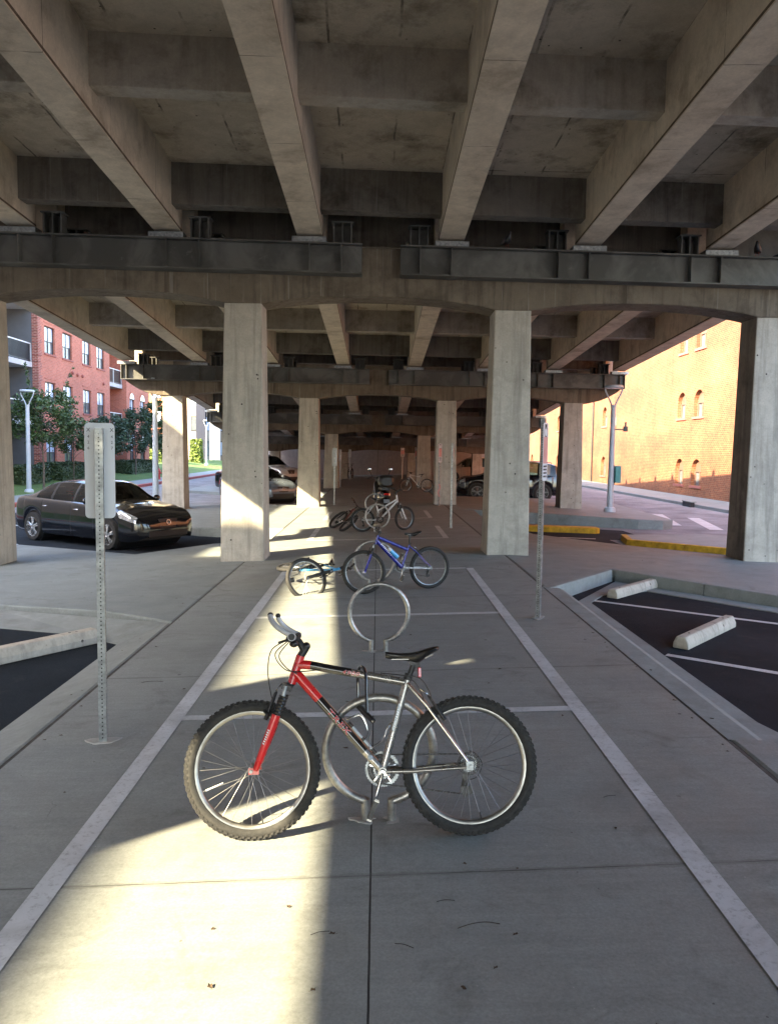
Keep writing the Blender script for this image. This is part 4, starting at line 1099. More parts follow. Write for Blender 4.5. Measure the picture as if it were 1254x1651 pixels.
# ================================================================= BICYCLES
P0 = dict(R=.328, rear=(.475, .328), front=(-.578, .328), ht=(-.347, .859), hb=(-.387, .740), crown=(-.414, .706), legbot=(-.553, .345),
          tf=(-.358, .820), tr=(.168, .728), df=(-.369, .782), bb=(.052, .307), st=(.184, .745), sp=(.216, .818),
          sn=(.076, .868), srear=(.340, .890), stem=(-.319, .905), clamp=(-.372, .955))
def make_bike(name, label, o, group=None, P=None):
    p = dict(P0); p.update(P or {})
    D = o.get('detail', 1)
    t = thing(name, label, 'bicycle', (0, 0, 0), 0, group)
    V = lambda k, y=0.0: Vector((p[k][0], y, p[k][1]))
    Rw = p['R']
    hd = (V('ht') - V('hb')).normalized()
    ST = Matrix.Translation(V('hb')) @ Matrix.Rotation(o.get('steer', 0), 4, hd) @ Matrix.Translation(-V('hb'))
    seg = 56 if D > 1 else (36 if D else 20)
    def wheel(c, steer, rear):
        c = Vector((c[0], 0, c[1])); X = ST if steer else Matrix.Identity(4)
        rr = Rw - .049
        rim = MB().ring([(rr + .004, -.013), (rr + .004, .013), (rr - .004, .0145), (rr - .017, .011), (rr - .021, .006), (rr - .021, -.006), (rr - .017, -.011), (rr - .004, -.0145)], c, (0, 1, 0), seg).xf(X)
        w = rim.build('rear_wheel' if rear else 'front_wheel', o.get('rim', 'rim'), t, 50)
        ty = MB(); tw = o.get('tyre_w', .0255); rc = Rw - tw - .003
        ty.ring([(rc + tw * math.cos(a) * 1.05, tw * math.sin(a)) for a in [R(-140 + 280 * k / 11) for k in range(12)]], c, (0, 1, 0), seg)
        if D > 1:
            nk = 70
            for k in range(nk):
                a0 = 2 * math.pi * k / nk
                for ph, y0, wy, dr in ((0, .0065, .0062, -.0010), (0, -.0065, .0062, -.0010), (.5, .0165, .0055, -.0062), (.5, -.0165, .0055, -.0062), (0.0, .0225, .004, -.0135), (0.0, -.0225, .004, -.0135)):
                    a = a0 + ph * 2 * math.pi / nk
                    rot = Matrix.Rotation(-a + math.pi / 2, 3, 'Y')
                    ty.box(c + Vector((math.cos(a), 0, math.sin(a))) * (Rw + dr - .002) + Vector((0, y0, 0)), (.0150, wy * 2, .010), Matrix.Rotation(math.pi / 2 - a, 3, 'Y'))
        ty.xf(X).build('tyre', 'tyre', w, 40 if D > 1 else 60)
        hb_ = MB(); hl = .05 if not rear else .06
        hb_.cyl(c + Vector((0, -hl, 0)), c + Vector((0, hl, 0)), .007, 8)
        hb_.ring([(.0, -.032), (.019, -.031), (.021, -.027), (.012, -.022), (.011, .022), (.021, .027), (.019, .031), (0, .032)], c, (0, 1, 0), 16, False)
        hb_.xf(X).build('hub', o.get('hub', 'rim'), w, 40)
        sp = MB(); n = 32 if D else 18
        for k in range(n):
            s = 1 if k % 2 else -1
            a = 2 * math.pi * k / n; off = (1 if (k // 2) % 2 else -1) * 1.15
            q0 = c + Vector((.019 * math.cos(a + off), s * .028, .019 * math.sin(a + off)))
            q1 = c + Vector(((rr - .019) * math.cos(a), s * .003, (rr - .019) * math.sin(a)))
            sp.tube([q0, q1], .00105 if D > 1 else .0016, 4)
        sp.xf(X).build('spokes', 'spoke', w, 0)
        if D > 1:
            v_ = MB().tube([c + Vector((.05, .004, -(rr - .02))), c + Vector((.046, .004, -(rr - .055)))], .0035, 6).xf(X).build('valve', 'black', w, 0)
            if not rear:   # bright reflector stuck between the spokes
                a = R(203)
                e = MB(); d_ = Vector((math.cos(a), 0, math.sin(a)))
                e.tube([c + d_ * (rr - .035), c + d_ * (rr - .125)], [.0045, .0018], 8, flat=(1, .5)); e.xf(X).build('spoke_reflector', 'white', w, 50)
            else:
                e = MB().ring([(.052, .022), (.056, .022), (.056, .026), (.052, .026)], c, (0, 1, 0), 28).xf(X).build('spoke_guard', 'black', w, 0)
        return w
    wheel(p['front'], True, False); wheel(p['rear'], False, True)
    # ---- frame
    f = MB(); c1, c2, c3 = o.get('c_front', 'silver'), o.get('c_dark', None), o.get('c_rear', 'silver')
    nn = 16 if D > 1 else 10
    def seg_tube(a, b, r0, r1, cuts, flat=None):
        """cuts: list of (t, material); colours change along the tube"""
        prev = 0
        for tt, m_ in cuts:
            if tt - prev > 1e-4:
                k = 4
                pts = [a.lerp(b, prev + (tt - prev) * i / k) for i in range(k + 1)]
                rs = [r0 + (r1 - r0) * (prev + (tt - prev) * i / k) for i in range(k + 1)]
                f.mat(m_).tube(pts, rs, nn, flat=flat)
            prev = tt
    dk = c2 or c1
    if c2:
        a, b = V('tf'), V('tr')
        pts = smooth_path([a + Vector((-.004, 0, .004)), a.lerp(b, .12) + Vector((0, 0, .010)), a.lerp(b, .35) + Vector((0, 0, .006)), b], 8)
        n_ = len(pts)
        i1, i2 = int(n_ * .33), int(n_ * .72)
        f.mat(c1).tube(pts[:i1 + 1], [.0225 - .003 * k / n_ for k in range(i1 + 1)], nn)
        f.mat(dk).tube(pts[i1:i2 + 1], .0210, nn); f.mat(c3).tube(pts[i2:], .0200, nn)
        seg_tube(V('df'), V('bb'), .0250, .0205, [(.27, c1), (.80, dk), (1, c3)])
    else:
        fat = o.get('fat', 1.0)
        f.mat(c1).tube([V('tf'), V('tr')], .0165 * fat, nn)
        seg_tube(V('df'), V('bb'), .0205 * fat, .019 * fat, [(o.get('dt_cut', 1), c1), (1, c3)])
    f.mat(c1).tube([V('hb') - hd * .008, V('ht') + hd * .008], .0215, nn)
    f.mat(c3).tube([V('bb'), V('st') + (V('st') - V('bb')).normalized() * .012], [.0198, .0180], nn)
    f.tube([V('bb', -.036), V('bb', .036)], .0215, nn)
    rb = V('rear')
    for s in (-1, 1):
        y1 = s * .062
        f.mat(o.get('c_stay', c3)).tube([V('st') + Vector((-.004, s * .012, -.022)), V('st').lerp(rb, .3) + Vector((0, s * .036, 0)), rb + Vector((-.012, y1, .022))], [.009, .009, .007], 10)
        f.mat(o.get('c_cstay', c3)).tube([V('bb') + Vector((.01, s * .026, 0)), V('bb').lerp(rb, .35) + Vector((0, s * .038, -.006)), rb + Vector((-.02, y1, -.004))], [.012, .0105, .008], 10)
        f.mat('galv').box(rb + Vector((-.004, y1, .004)), (.034, .005, .040))
        f.cyl(rb + Vector((0, y1 + s * .004, 0)), rb + Vector((0, y1 + s * .012, 0)), .009, 8)
    f.mat(c3).tube([V('st').lerp(rb, .32) + Vector((0, -.036, 0)), V('st').lerp(rb, .32) + Vector((0, .036, 0))], .007, 8)
    fr = f.build('frame', None, t, 50)
    # ---- fork, stem, bars (turned by the steering)
    fk = MB()
    lb, cr = V('legbot'), V('crown'); ax_ = (lb - cr).normalized()
    if o.get('susp', True):
        fk.mat('black').box(cr + hd * .012, (.05, .13, .026), Matrix.Rotation(-math.atan2(hd.x, hd.z) * -1, 3, 'Y'))
        for s in (-1, 1):
            y = s * .058
            fk.mat('galv').tube([cr + Vector((0, y, .02)), cr + ax_ * .05 + Vector((0, y, 0))], .0125, 10)
            q = cr + ax_ * .03
            pts = [q + ax_ * (.115 * k / 14) + Vector((0, y, 0)) for k in range(15)]
            fk.mat('black').tube(pts, [.0175 if k % 2 else .0215 for k in range(15)], 12)
            leg = [cr + ax_ * .125 + Vector((0, y, 0)), cr.lerp(lb, .62) + Vector((0, y, 0)), lb + Vector((0, y, 0)), lb + ax_ * .015 + Vector((0, y, 0))]
            fk.mat(o.get('fork', 'red')).tube(leg, [.0215, .0205, .0155, .012], 12)
            fk.box(V('front') + Vector((.012, y, .0)), (.05, .012, .03))
        qm = cr + ax_ * .14
        fk.mat('black').tube([qm + Vector((-.03, -.058, .012)), qm + Vector((-.052, -.03, .03)), qm + Vector((-.055, .03, .03)), qm + Vector((-.03, .058, .012))], .009, 8)
    else:
        fk.mat(o.get('fork', 'silver'))
        fk.box(cr + hd * .01, (.045, .115, .03))
        for s in (-1, 1):
            fk.tube([cr + Vector((0, s * .05, .02)), cr.lerp(lb, .5) + Vector((0, s * .052, 0)), lb + Vector((-.012, s * .052, 0)), V('front', s * .052)], [.0155, .0145, .011, .009], 10)
    fk.mat('dark_metal').tube([cr, V('hb')], .02, 12)
    fk.mat('rim').cyl(V('front', -.075), V('front', .075), .008, 8)
    fk.xf(ST).build('fork', None, t, 50)
    sm = MB(); top, cl = V('stem'), V('clamp')
    sm.tube([V('ht') + hd * .004, top], .0195, 12); sm.ball(top + hd * .008, .021, 6)
    sm.tube([top - hd * .018, top.lerp(cl, .6), cl], [.0185, .0165, .0175], 12)
    sm.tube([cl + Vector((0, -.026, 0)), cl + Vector((0, .026, 0))], .021, 12)
    sm.xf(ST).build('stem', 'black', t, 50)
    W = o.get('bar_w', .29)
    hbp = [cl + Vector((0, -W, .008)), cl + Vector((.0, -W * .5, .004)), cl, cl + Vector((0, W * .5, .004)), cl + Vector((0, W, .008))]
    if o.get('riser'):
        r_ = o['riser']; hbp = [cl + Vector((.05, -W, r_)), cl + Vector((.03, -W * .55, r_)), cl + Vector((0, -W * .2, .01)), cl, cl + Vector((0, W * .2, .01)), cl + Vector((.03, W * .55, r_)), cl + Vector((.05, W, r_))]
    hpts = smooth_path(hbp, 4)
    bar = MB().tube(hpts, .0125, 10).xf(ST).build('handlebar', 'black', t, 60)
    for s in (0, -1):
        e = hpts[s]; d = (hpts[1] - hpts[0]).normalized() if s == 0 else (hpts[-2] - hpts[-1]).normalized()
        if D:
            MB().tube([e, e + d * .05, e + d * .12], [.0175, .0165, .017], 10).xf(ST).build('grip', 'black', bar, 60)
            lv = MB(); b0 = e + d * .14
            lv.mat('black').ball(b0 + Vector((-.018, 0, -.006)), .017, 6, (1.2, 1.2, 1))
            lv.mat('dark_metal').tube(smooth_path([b0 + Vector((-.02, 0, -.008)), b0 + Vector((-.055, 0, -.02)) - d * .03, b0 + Vector((-.06, 0, -.024)) - d * .11], 4), [.006] * 9, 8)
            lv.mat('black').ball(b0 + Vector((.0, 0, -.03)) + d * .02, .02, 6, (1.1, 1.5, .9))
            lv.xf(ST).build('brake_lever', None, bar, 60)
        if o.get('bar_ends'):
            b = MB(); sgn = -1 if s == 0 else 1
            e2 = e + d * .012
            pts = smooth_path([e2 + Vector((.012, 0, .003)), e2 + Vector((-.03, 0, .022)), e2 + Vector((-.072, -sgn * .006, .052)), e2 + Vector((-.098, -sgn * .02, .085)), e2 + Vector((-.102, -sgn * .03, .105))], 5)
            b.mat('matte_alloy').tube(pts, [.0130] * len(pts), 12)
            b.tube([e - d * .002, e + d * .022], .0195, 12)
            b.mat('black').ball(pts[-1], .0138, 6); b.tube([e - d * .012, e - d * .002], [.013, .0165], 10)
            b.xf(ST).build('bar_end', None, t, 60)
    # ---- saddle and post
    pst = MB()
    sv = (V('st') - V('bb')).normalized()
    pst.mat('black').tube([V('st') - sv * .02, V('sp')], .0138, 12)
    pst.mat('black').tube([V('st') - sv * .006, V('st') + sv * .026], .0205, 12)
    pst.mat('dark_metal').box(V('sp') + Vector((.004, 0, .008)), (.05, .04, .03))
    for s in (-1, 1):
        pst.mat('rim').tube([V('sn') + Vector((.03, s * .012, -.028)), V('sp') + Vector((-.03, s * .022, .022)), V('sp') + Vector((.05, s * .022, .024)), V('srear') + Vector((-.03, s * .035, -.03))], .0035, 6)
    pst.build('seat_post', None, t, 50)
    sd_ = MB(); L = p['srear'][0] - p['sn'][0]
    N, K = 18, 16
    o0 = len(sd_.v)
    for i in range(N + 1):
        u = i / N; x = p['sn'][0] + L * u
        zt = p['sn'][1] + (p['srear'][1] - p['sn'][1]) * u + .010 - .018 * math.sin(math.pi * min(1, u * 1.15)) 
        wd = .017 + .058 * max(0, min(1, (u - .22) / .6)) ** 1.25 
        if u > .9: wd *= math.sqrt(max(.12, 1 - ((u - .9) / .104) ** 2))
        if u < .06: wd *= .55 + .45 * u / .06
        dp = .022 + .026 * math.exp(-((u - .60) / .17) ** 2)
        if u > .86: dp *= 1 - .55 * (u - .86) / .14
        for k in range(K):
            a = 2 * math.pi * k / K
            cs, sn_ = math.cos(a), math.sin(a)
            sd_.v.append(Vector((x, wd * cs, zt - .010 + (.011 * sn_ if sn_ > 0 else dp * sn_ * (1 if abs(cs) < .75 else .92)))))
    for i in range(N):
        for k in range(K):
            sd_.f.append([i * K + k, i * K + (k + 1) % K, (i + 1) * K + (k + 1) % K, (i + 1) * K + k]); sd_.mi.append(0)
    sd_.f.append(list(range(K))); sd_.mi.append(0); sd_.f.append([N * K + k for k in range(K)][::-1]); sd_.mi.append(0)
    sd_.build('saddle', o.get('saddle', 'leather'), t, 60)
    # ---- cranks, chain, gears
    bb = V('bb'); ca = o.get('crank', R(252.5)); cl_ = .158 if D > 1 else .15
    d = Vector((math.cos(ca), 0, math.sin(ca)))
    for s, dd in ((-1, d), (1, -d)):
        c_ = MB(); y = s * .062
        e = bb + dd * cl_ + Vector((0, y + s * .012, 0))
        c_.tube([bb + Vector((0, s * .04, 0)), bb + Vector((0, y, 0))], .014, 10)
        c_.tube([bb + Vector((0, y, 0)), bb + dd * .03 + Vector((0, y, 0)), e], [.0165, .0125, .011], 10, flat=(1, .7))
        c_.cyl(bb + Vector((0, y - s * .004, 0)), bb + Vector((0, y + s * .009, 0)), .013, 12)
        ck = c_.build('crank_arm', o.get('crank_m', 'chrome'), t, 50)
        pd = MB(); pc = e + Vector((0, s * .055, 0))
        tl = o.get('pedal_tilt', R(66))
        rm = Matrix.Rotation(-tl, 3, 'Y')
        pd.mat('black').box(pc, (.085, .075, .018), rm)
        pd.mat('rim')
        for k in (-1, 1):
            pd.box(pc + rm @ Vector((k * .045, 0, 0)), (.006, .082, .024), rm)
            for q in range(-3, 4): pd.box(pc + rm @ Vector((k * .049, q * .011, 0)), (.006, .004, .02), rm)
        pd.cyl(e, pc, .007, 8)
        pd.build('pedal', None, ck, 0)
    def sprocket(mb, c, r, y, teeth, th=.004):
        n = teeth * 2
        vs = []
        for i in range(n):
            rr = r if i % 2 else r - .007
            a = 2 * math.pi * i / n
            vs.append((rr * math.cos(a), rr * math.sin(a)))
        mt_ = Matrix(((1, 0, 0, c.x), (0, 0, -1, y + th / 2), (0, 1, 0, c.z), (0, 0, 0, 1)))
        inn = [(x * .80, z * .80) for x, z in vs]
        o0 = len(mb.v)
        for lst in (vs, inn):
            for dz in (0, th):
                for x, z in lst: mb.v.append(mt_ @ Vector((x, z, dz)))
        for i in range(n):
            j = (i + 1) % n
            for q in ([o0 + i, o0 + j, o0 + n + j, o0 + n + i], [o0 + 2 * n + i, o0 + 3 * n + i, o0 + 3 * n + j, o0 + 2 * n + j], [o0 + i, o0 + 2 * n + i, o0 + 2 * n + j, o0 + j], [o0 + n + i, o0 + n + j, o0 + 3 * n + j, o0 + 3 * n + i]):
                mb.f.append(q); mb.mi.append(mb.cur)
    cg = MB()
    if D:
        for r_, y, n_, m_ in ((.088, .050, 40, 'galv'), (.070, .043, 32, 'dark_metal'), (.048, .037, 22, 'galv')): sprocket(cg.mat(o.get('ring_m', m_)), bb, r_, y, n_)
        for k in range(5):
            a = 2 * math.pi * k / 5 + .3; cg.mat('chrome').tube([bb + Vector((0, .047, 0)), bb + Vector((.07 * math.cos(a), .047, .07 * math.sin(a)))], .007, 6)
    else: cg.mat('dark_metal').ring([(.0, .045), (.085, .045), (.085, .05), (0, .05)], bb, (0, 1, 0), 20, False)
    cg.build('chainrings', None, t, 0)
    cs_ = MB()
    for k, r_ in enumerate((.052, .046, .040, .034, .028, .024)):
        if D: sprocket(cs_.mat('galv' if k % 2 else 'dark_metal'), rb, r_, .020 + k * .0045, max(11, int(r_ * 480)), .003)
    cs_.mat('galv').cyl(rb + Vector((0, .018, 0)), rb + Vector((0, .046, 0)), .021, 14)
    cs_.build('cassette', None, t, 0)
    ch = MB()
    ym = .043; tx = rb + Vector((-.025, .038, -.125)); ux = rb + Vector((-.012, .036, -.062))
    if D:
        pth = [bb + Vector((.07 * math.cos(a), ym, .07 * math.sin(a))) for a in [R(82 + 188 * k / 10) for k in range(11)]] + [tx + Vector((-.01, 0, -.02)), tx + Vector((.014, 0, -.012)), tx + Vector((.014, 0, .01)), ux + Vector((-.012, 0, -.012)), ux + Vector((-.012, 0, .012))] + [rb + Vector((.044 * math.cos(a), .036, .044 * math.sin(a))) for a in [R(-40 + 125 * k / 6) for k in range(7)]]
        # dense links
        ln = []
        for i in range(len(pth)):
            a, b = pth[i], pth[(i + 1) % len(pth)]; n_ = max(1, int((b - a).length / .0127))
            for k in range(n_): ln.append(a.lerp(b, k / n_))
        ch.tube(ln, [.0042 if k % 2 else .0028 for k in range(len(ln))], 6, closed=True)
    else: ch.tube([bb + Vector((0, ym, .08)), rb + Vector((0, ym, .04)), rb + Vector((0, ym, -.05)), bb + Vector((0, ym, -.08))], .005, 5, closed=True)
    ch.build('chain', 'dark_metal', t, 0)
    if D:
        dr = MB(); dr.mat('black').box(rb + Vector((-.004, .06, -.045)), (.034, .03, .07), Matrix.Rotation(.3, 3, 'Y'))
        dr.tube([ux + Vector((0, .012, 0)), tx + Vector((0, .012, 0))], .011, 8, flat=(.5, 1.4)); dr.box(tx + Vector((.015, .008, -.01)), (.05, .012, .04), Matrix.Rotation(-.4, 3, 'Y'))
        dr.mat('dark_metal').cyl(tx + Vector((0, -.006, 0)), tx + Vector((0, .006, 0)), .02, 12); dr.cyl(ux + Vector((0, -.006, 0)), ux + Vector((0, .006, 0)), .02, 12)
        dr.build('rear_derailleur', None, t, 40)
    # ---- rim brakes
    if D:
        rr = Rw - .054
        for steer, c, ang in ((True, V('front'), math.atan2((cr - lb).z, (cr - lb).x) - .02), (False, V('rear'), math.atan2((V('st') - rb).z, (V('st') - rb).x))):
            b = MB(); dv = Vector((math.cos(ang), 0, math.sin(ang))); pv = Vector((-dv.z, 0, dv.x)) * (1 if steer else -1)
            for s in (-1, 1):
                q0 = c + dv * (rr - .03) + pv * .030 + Vector((0, s * .040, 0)); q1 = c + dv * (rr + .105) + pv * .034 + Vector((0, s * .026, 0))
                b.mat('black').tube([q0, q0.lerp(q1, .4), q1], [.011, .008, .006], 8)
                b.box(c + dv * rr + pv * .016 + Vector((0, s * .024, 0)), (.018, .012, .05), Matrix.Rotation(-ang, 3, 'Y'))
            b.mat('chrome').tube(smooth_path([c + dv * (rr + .105) + pv * .034 + Vector((0, .026, 0)), c + dv * (rr + .115) + pv * .034, c + dv * (rr + .12) + pv * .034 + Vector((0, -.03, .0)), c + dv * (rr + .16) + pv * .02 + Vector((0, -.03, .0))], 4), .0035, 6)
            b.xf(ST if steer else Matrix.Identity(4)).build('rim_brake', None, t, 50)
    return t
def place(t, x, y, z, rz, lean=0.0, scale=1.0, pitch=0.0):
    t.matrix_world = Matrix.Translation((x, y, z)) @ Matrix.Rotation(rz, 4, 'Z') @ Matrix.Rotation(lean, 4, 'X') @ Matrix.Rotation(pitch, 4, 'Y') @ Matrix.Scale(scale, 4)
    return t
def wrap_letters(s, size, m_, o, u, v, r, parent, xs=1.0, shear=0.0, ext=.0009, off=.0004, spacing=1.0, grow=0.0):
    me = text_mesh(s, size, ext, 'CENTER', spacing, grow)
    for vx in me.vertices:
        x = vx.co.x * xs + shear * vx.co.y; y = vx.co.y
        vx.co.x = x; vx.co.z = vx.co.z + (math.sqrt(max(0, r * r - y * y)) - r) + off
    me.transform(frame_mtx(o, u, v)); me.materials.clear(); me.materials.append(M[m_])
    ob = bpy.data.objects.new('lettering', me); COL.objects.link(ob); ob.parent = parent
    return ob

# ---- the red and silver mountain bike in front
b1 = make_bike('bicycle', 'red and silver mountain bike locked to the nearest ring rack', dict(detail=2, steer=R(2), c_front='red', c_dark='gloss_black', c_rear='silver', c_stay='chrome', fork='red', bar_ends=True, bar_w=.25, tyre_w=.0265))
LEAN = R(-13)
place(b1, 0.0, 3.72, 0.0, 0, LEAN, 1, -.0290)
fr1 = [c for c in b1.children if c.name.startswith('frame')][0]
def tubepos(a, b, u, r): 
    A, B = Vector((P0[a][0], 0, P0[a][1])), Vector((P0[b][0], 0, P0[b][1])); d = (B - A).normalized()
    return A.lerp(B, u) + Vector((0, -r, 0)), d, Vector((-d.z, 0, d.x))
q, d, vv = tubepos('df', 'bb', .50, .0231)
wrap_letters('TREK', .036, 'white', q, d, vv, .0231, fr1, 1.62, .18, .0006, .0004, 1.16, .0011)
wrap_letters('TREK', .036, 'sign_red', q, d, vv, .0231, fr1, 1.62, .18, .0006, .0014, 1.16, .0002)
q, d, vv = tubepos('tf', 'tr', .50, .0212)
wrap_letters('4900', .026, 'white', q + Vector((0, 0, .004)), d, vv, .0212, fr1, 1.45, .25, .0006, .0004, 1.16, .0010)
wrap_letters('4900', .026, 'sign_red', q + Vector((0, 0, .004)), d, vv, .0212, fr1, 1.45, .25, .0006, .0014, 1.16, .0001)
q, d, vv = tubepos('st', 'bb', .40, .0192)
dm = MB(); dm.mat('gloss_black').add([q - d * .06 - vv * .010, q + d * .07 - vv * .010, q + d * .085 + vv * .002, q - d * .045 + vv * .002], [(0, 1, 2, 3)])
dm.mat('white')
for k in range(9):
    e = q + d * (-.045 + .012 * k) + Vector((0, -.0008, 0)) - vv * .004
    dm.add([e - vv * .004, e - vv * .004 + d * .007, e + vv * .004 + d * .009, e + vv * .004 + d * .003], [(0, 1, 2, 3)])
dm.build('decal', None, fr1, 0)
# small decals on the fork leg and stays
lbv, crv = Vector((P0['legbot'][0], -.058, P0['legbot'][1])), Vector((P0['crown'][0], -.058, P0['crown'][1]))
fk1 = [c for c in b1.children if c.name.startswith('fork')][0]
dd = (crv - lbv).normalized(); 
dm = MB()
for k in range(7):
    q = lbv.lerp(crv, .30) + dd * (.011 * k) + Vector((-.006, -.0208, 0)); uv = Vector((-dd.z, 0, dd.x))
    dm.add([q - uv * .0045, q - uv * .0045 + dd * .006, q + uv * .0045 + dd * .0085, q + uv * .0045 + dd * .0025], [(0, 1, 2, 3)])
dm.build('decal', 'white', fk1, 0)
# black down tube panel edge accents: red flashes near the lower letters
rv = [MB().box((.243, -.0, .775), (.016, .036, .05)).build('rear_reflector', 'tail', b1, 0, .004)]
MB().box((.232, 0, .803), (.03, .014, .012)).build('reflector_bracket', 'black', b1, 0)
MB().tube([(.205, -.01, .838), (.255, -.01, .843)], .012, 8).build('seat_clamp', 'rim', b1, 50)
for pts in ([(-.40, -.10, .945), (-.475, -.10, .90), (-.497, -.07, .80), (-.488, -.03, .69), (-.47, -.03, .625)],
            [(-.40, -.08, .94), (-.462, -.07, .88), (-.43, -.05, .815), (-.37, -.026, .79), (-.22, -.014, .80)],
            [(-.40, -.02, .935), (-.448, -.03, .87), (-.41, -.04, .81), (-.36, -.028, .78)],
            [(.05, -.010, .775), (.16, -.018, .762), (.245, -.022, .745), (.288, -.032, .68), (.298, -.036, .635)],
            [(.18, -.022, .752), (.225, -.024, .72), (.262, -.032, .64), (.272, -.042, .58)],
            [(.478, .05, .385), (.515, .06, .37), (.545, .06, .32), (.52, .06, .26), (.475, .06, .245)]):
    MB().tube(smooth_path(pts, 6), .0026, 6).build('cable', 'black', b1, 60)
# two wire bottle cages and the mini pump on the down tube
A, B = Vector((P0['df'][0], 0, P0['df'][1])), Vector((P0['bb'][0], 0, P0['bb'][1])); d = (B - A).normalized(); nrm = Vector((-d.z, 0, d.x))
if nrm.z < 0: nrm = -nrm
c_ = MB()
o_ = A.lerp(B, .50)
for s in (-1, 1):
    c_.tube(smooth_path([o_ + nrm * .03 + Vector((0, s * .008, 0)), o_ + nrm * .04 + Vector((0, s * .036, 0)) + d * .02, o_ + nrm * .10 + Vector((0, s * .036, 0)) + d * .05, o_ + nrm * .075 + Vector((0, s * .036, 0)) + d * .13, o_ + nrm * .03 + Vector((0, s * .012, 0)) + d * .15], 5), .0020, 6)
c_.build('bottle_cage', 'chrome', b1, 60)
A2, B2 = Vector((P0['st'][0], 0, P0['st'][1])), Vector((P0['bb'][0], 0, P0['bb'][1])); d2 = (B2 - A2).normalized(); n2 = Vector((d2.z, 0, -d2.x))
c_ = MB(); o2 = A2.lerp(B2, .50)
for s in (-1, 1):
    c_.tube(smooth_path([o2 + n2 * .02 + Vector((0, s * .01, 0)), o2 + n2 * .03 + Vector((0, s * .036, 0)) + d2 * .02, o2 + n2 * .045 + Vector((0, s * .034, 0)) + d2 * .10, o2 + n2 * .095 + Vector((0, s * .03, 0)) + d2 * .135, o2 + n2 * .10 + Vector((0, s * .02, 0)) + d2 * .06], 5), .0020, 6)
c_.build('bottle_cage', 'chrome', b1, 60)
pm = MB(); a, b = A.lerp(B, .60) + nrm * .033 + Vector((0, -.012, 0)), A.lerp(B, .82) + nrm * .033 + Vector((0, -.012, 0))
pm.mat('lamp').tube([a, b], .0075, 10); pm.mat('black').tube([a - d * .03, a], .0095, 10); pm.tube([b, b + d * .03], .0085, 10); pm.tube([a.lerp(b, .5), a.lerp(b, .62)], .0082, 10)
pm.build('hand_pump', None, b1, 50)
pm = MB(); q = A.lerp(B, .86); pm.ball(q + Vector((0, -.024, 0)), .013, 8, (1, .5, 1)); pm.build('cable_boss', 'lamp', b1, 60)

# ---- U-lock through frame and rack
ul = thing('bike_lock', 'black U-lock hanging from the top tube of the red bicycle', 'bike lock', (0, 3.72, 0))
u_ = MB()
pts = smooth_path([(-.062, .052, .615), (-.063, .052, .70), (-.064, .046, .755), (-.056, .022, .795), (-.043, -.004, .806), (-.030, -.030, .795), (-.022, -.046, .755), (-.021, -.056, .68), (-.019, -.066, .585)], 8)
u_.tube(pts, .0078, 10); u_.build('shackle', 'gloss_black', ul, 60)
cbm = MB(); cbm.tube([(-.088, .085, .625), (-.060, .045, .612), (-.020, -.065, .580), (.010, -.115, .556)], [.0125, .015, .015, .0125], 12); cbm.build('crossbar', 'black', ul, 50)
MB().tube([(.006, -.122, .560), (.012, -.124, .552)], .006, 8).build('keyhole', 'chrome', ul, 50)
place(ul, 0, 3.72, 0, 0, LEAN, 1, -.029)

# ---- bicycles further on
b2 = make_bike('bicycle', 'blue mountain bike with bottle parked at the third ring rack', dict(detail=1, steer=R(-22), c_front='blue', c_rear='blue', fat=1.5, dt_cut=.72, c_stay='blue', c_cstay='white_frame', fork='blue', rim='galv', riser=.02, bar_w=.26, tyre_w=.030),
               P=dict(bb=(.02, .36), st=(.15, .70), sp=(.16, .83), tf=(-.335, .83), tr=(.12, .62)))
place(b2, .285 + .04, 10.42 + .01, gz(.28), R(19), 0, .872, -.03)
bo = MB(); bo.mat('light_blue').tube([(-.16, -.02, .63), (-.05, -.02, .52)], .034, 12); bo.mat('white').tube([(-.19, -.02, .66), (-.16, -.02, .63)], [.02, .034], 12); bo.build('bottle', None, b2, 50)
dm = MB(); dv = Vector((.374, 0, -.44)).normalized(); uv = Vector((-dv.z, 0, dv.x))
for k in range(9):
    q = Vector((-.30, -.0316, .735)) + dv * (.028 * k); w2 = .007 + .003 * (k % 3 == 0)
    dm.add([q - uv * .014 - dv * w2, q - uv * .014 + dv * w2 * .3, q + uv * .014 + dv * w2 * 1.3, q + uv * .014], [(0, 1, 2, 3)])
dm.build('decal', 'white', [c for c in b2.children if c.name.startswith('frame')][0], 0)
b3 = make_bike('bicycle', 'light blue bicycle lying on its side, left of the blue one', dict(detail=1, steer=R(70), c_front='light_blue', c_rear='black', c_stay='black', fork='black', rim='galv', riser=.03, bar_w=.26, tyre_w=.03))
place(b3, -1.30, 10.75, .17, R(104), R(83), .88)
b4 = make_bike('bicycle', 'white step-through bicycle with turned front wheel beyond the blue one', dict(detail=1, steer=R(28), c_front='white_frame', c_rear='white_frame', fat=1.25, fork='white_frame', rim='galv', riser=.06, bar_w=.28, ring_m='dark_metal', tyre_w=.03),
               P=dict(R=.29, rear=(.465, .29), front=(-.572, .29), legbot=(-.545, .305), tf=(-.35, .76), tr=(.10, .50), hb=(-.371, .70), crown=(-.399, .66), df=(-.36, .72), st=(.15, .70), sp=(.16, .75), sn=(.03, .80), srear=(.28, .82), bb=(.05, .29)))
place(b4, .12, 18.2, gz(.1), R(188), R(-6), .96, .03)
b5 = make_bike('bicycle', 'dark bicycle tipped over against the white bicycle', dict(detail=1, steer=R(10), c_front='dark_red', c_rear='black', fork='black', rim='dark_metal', riser=.03, bar_w=.3, tyre_w=.034))
place(b5, -.98, 18.75, gz(-1) + .0, R(-72), R(-50), .86)
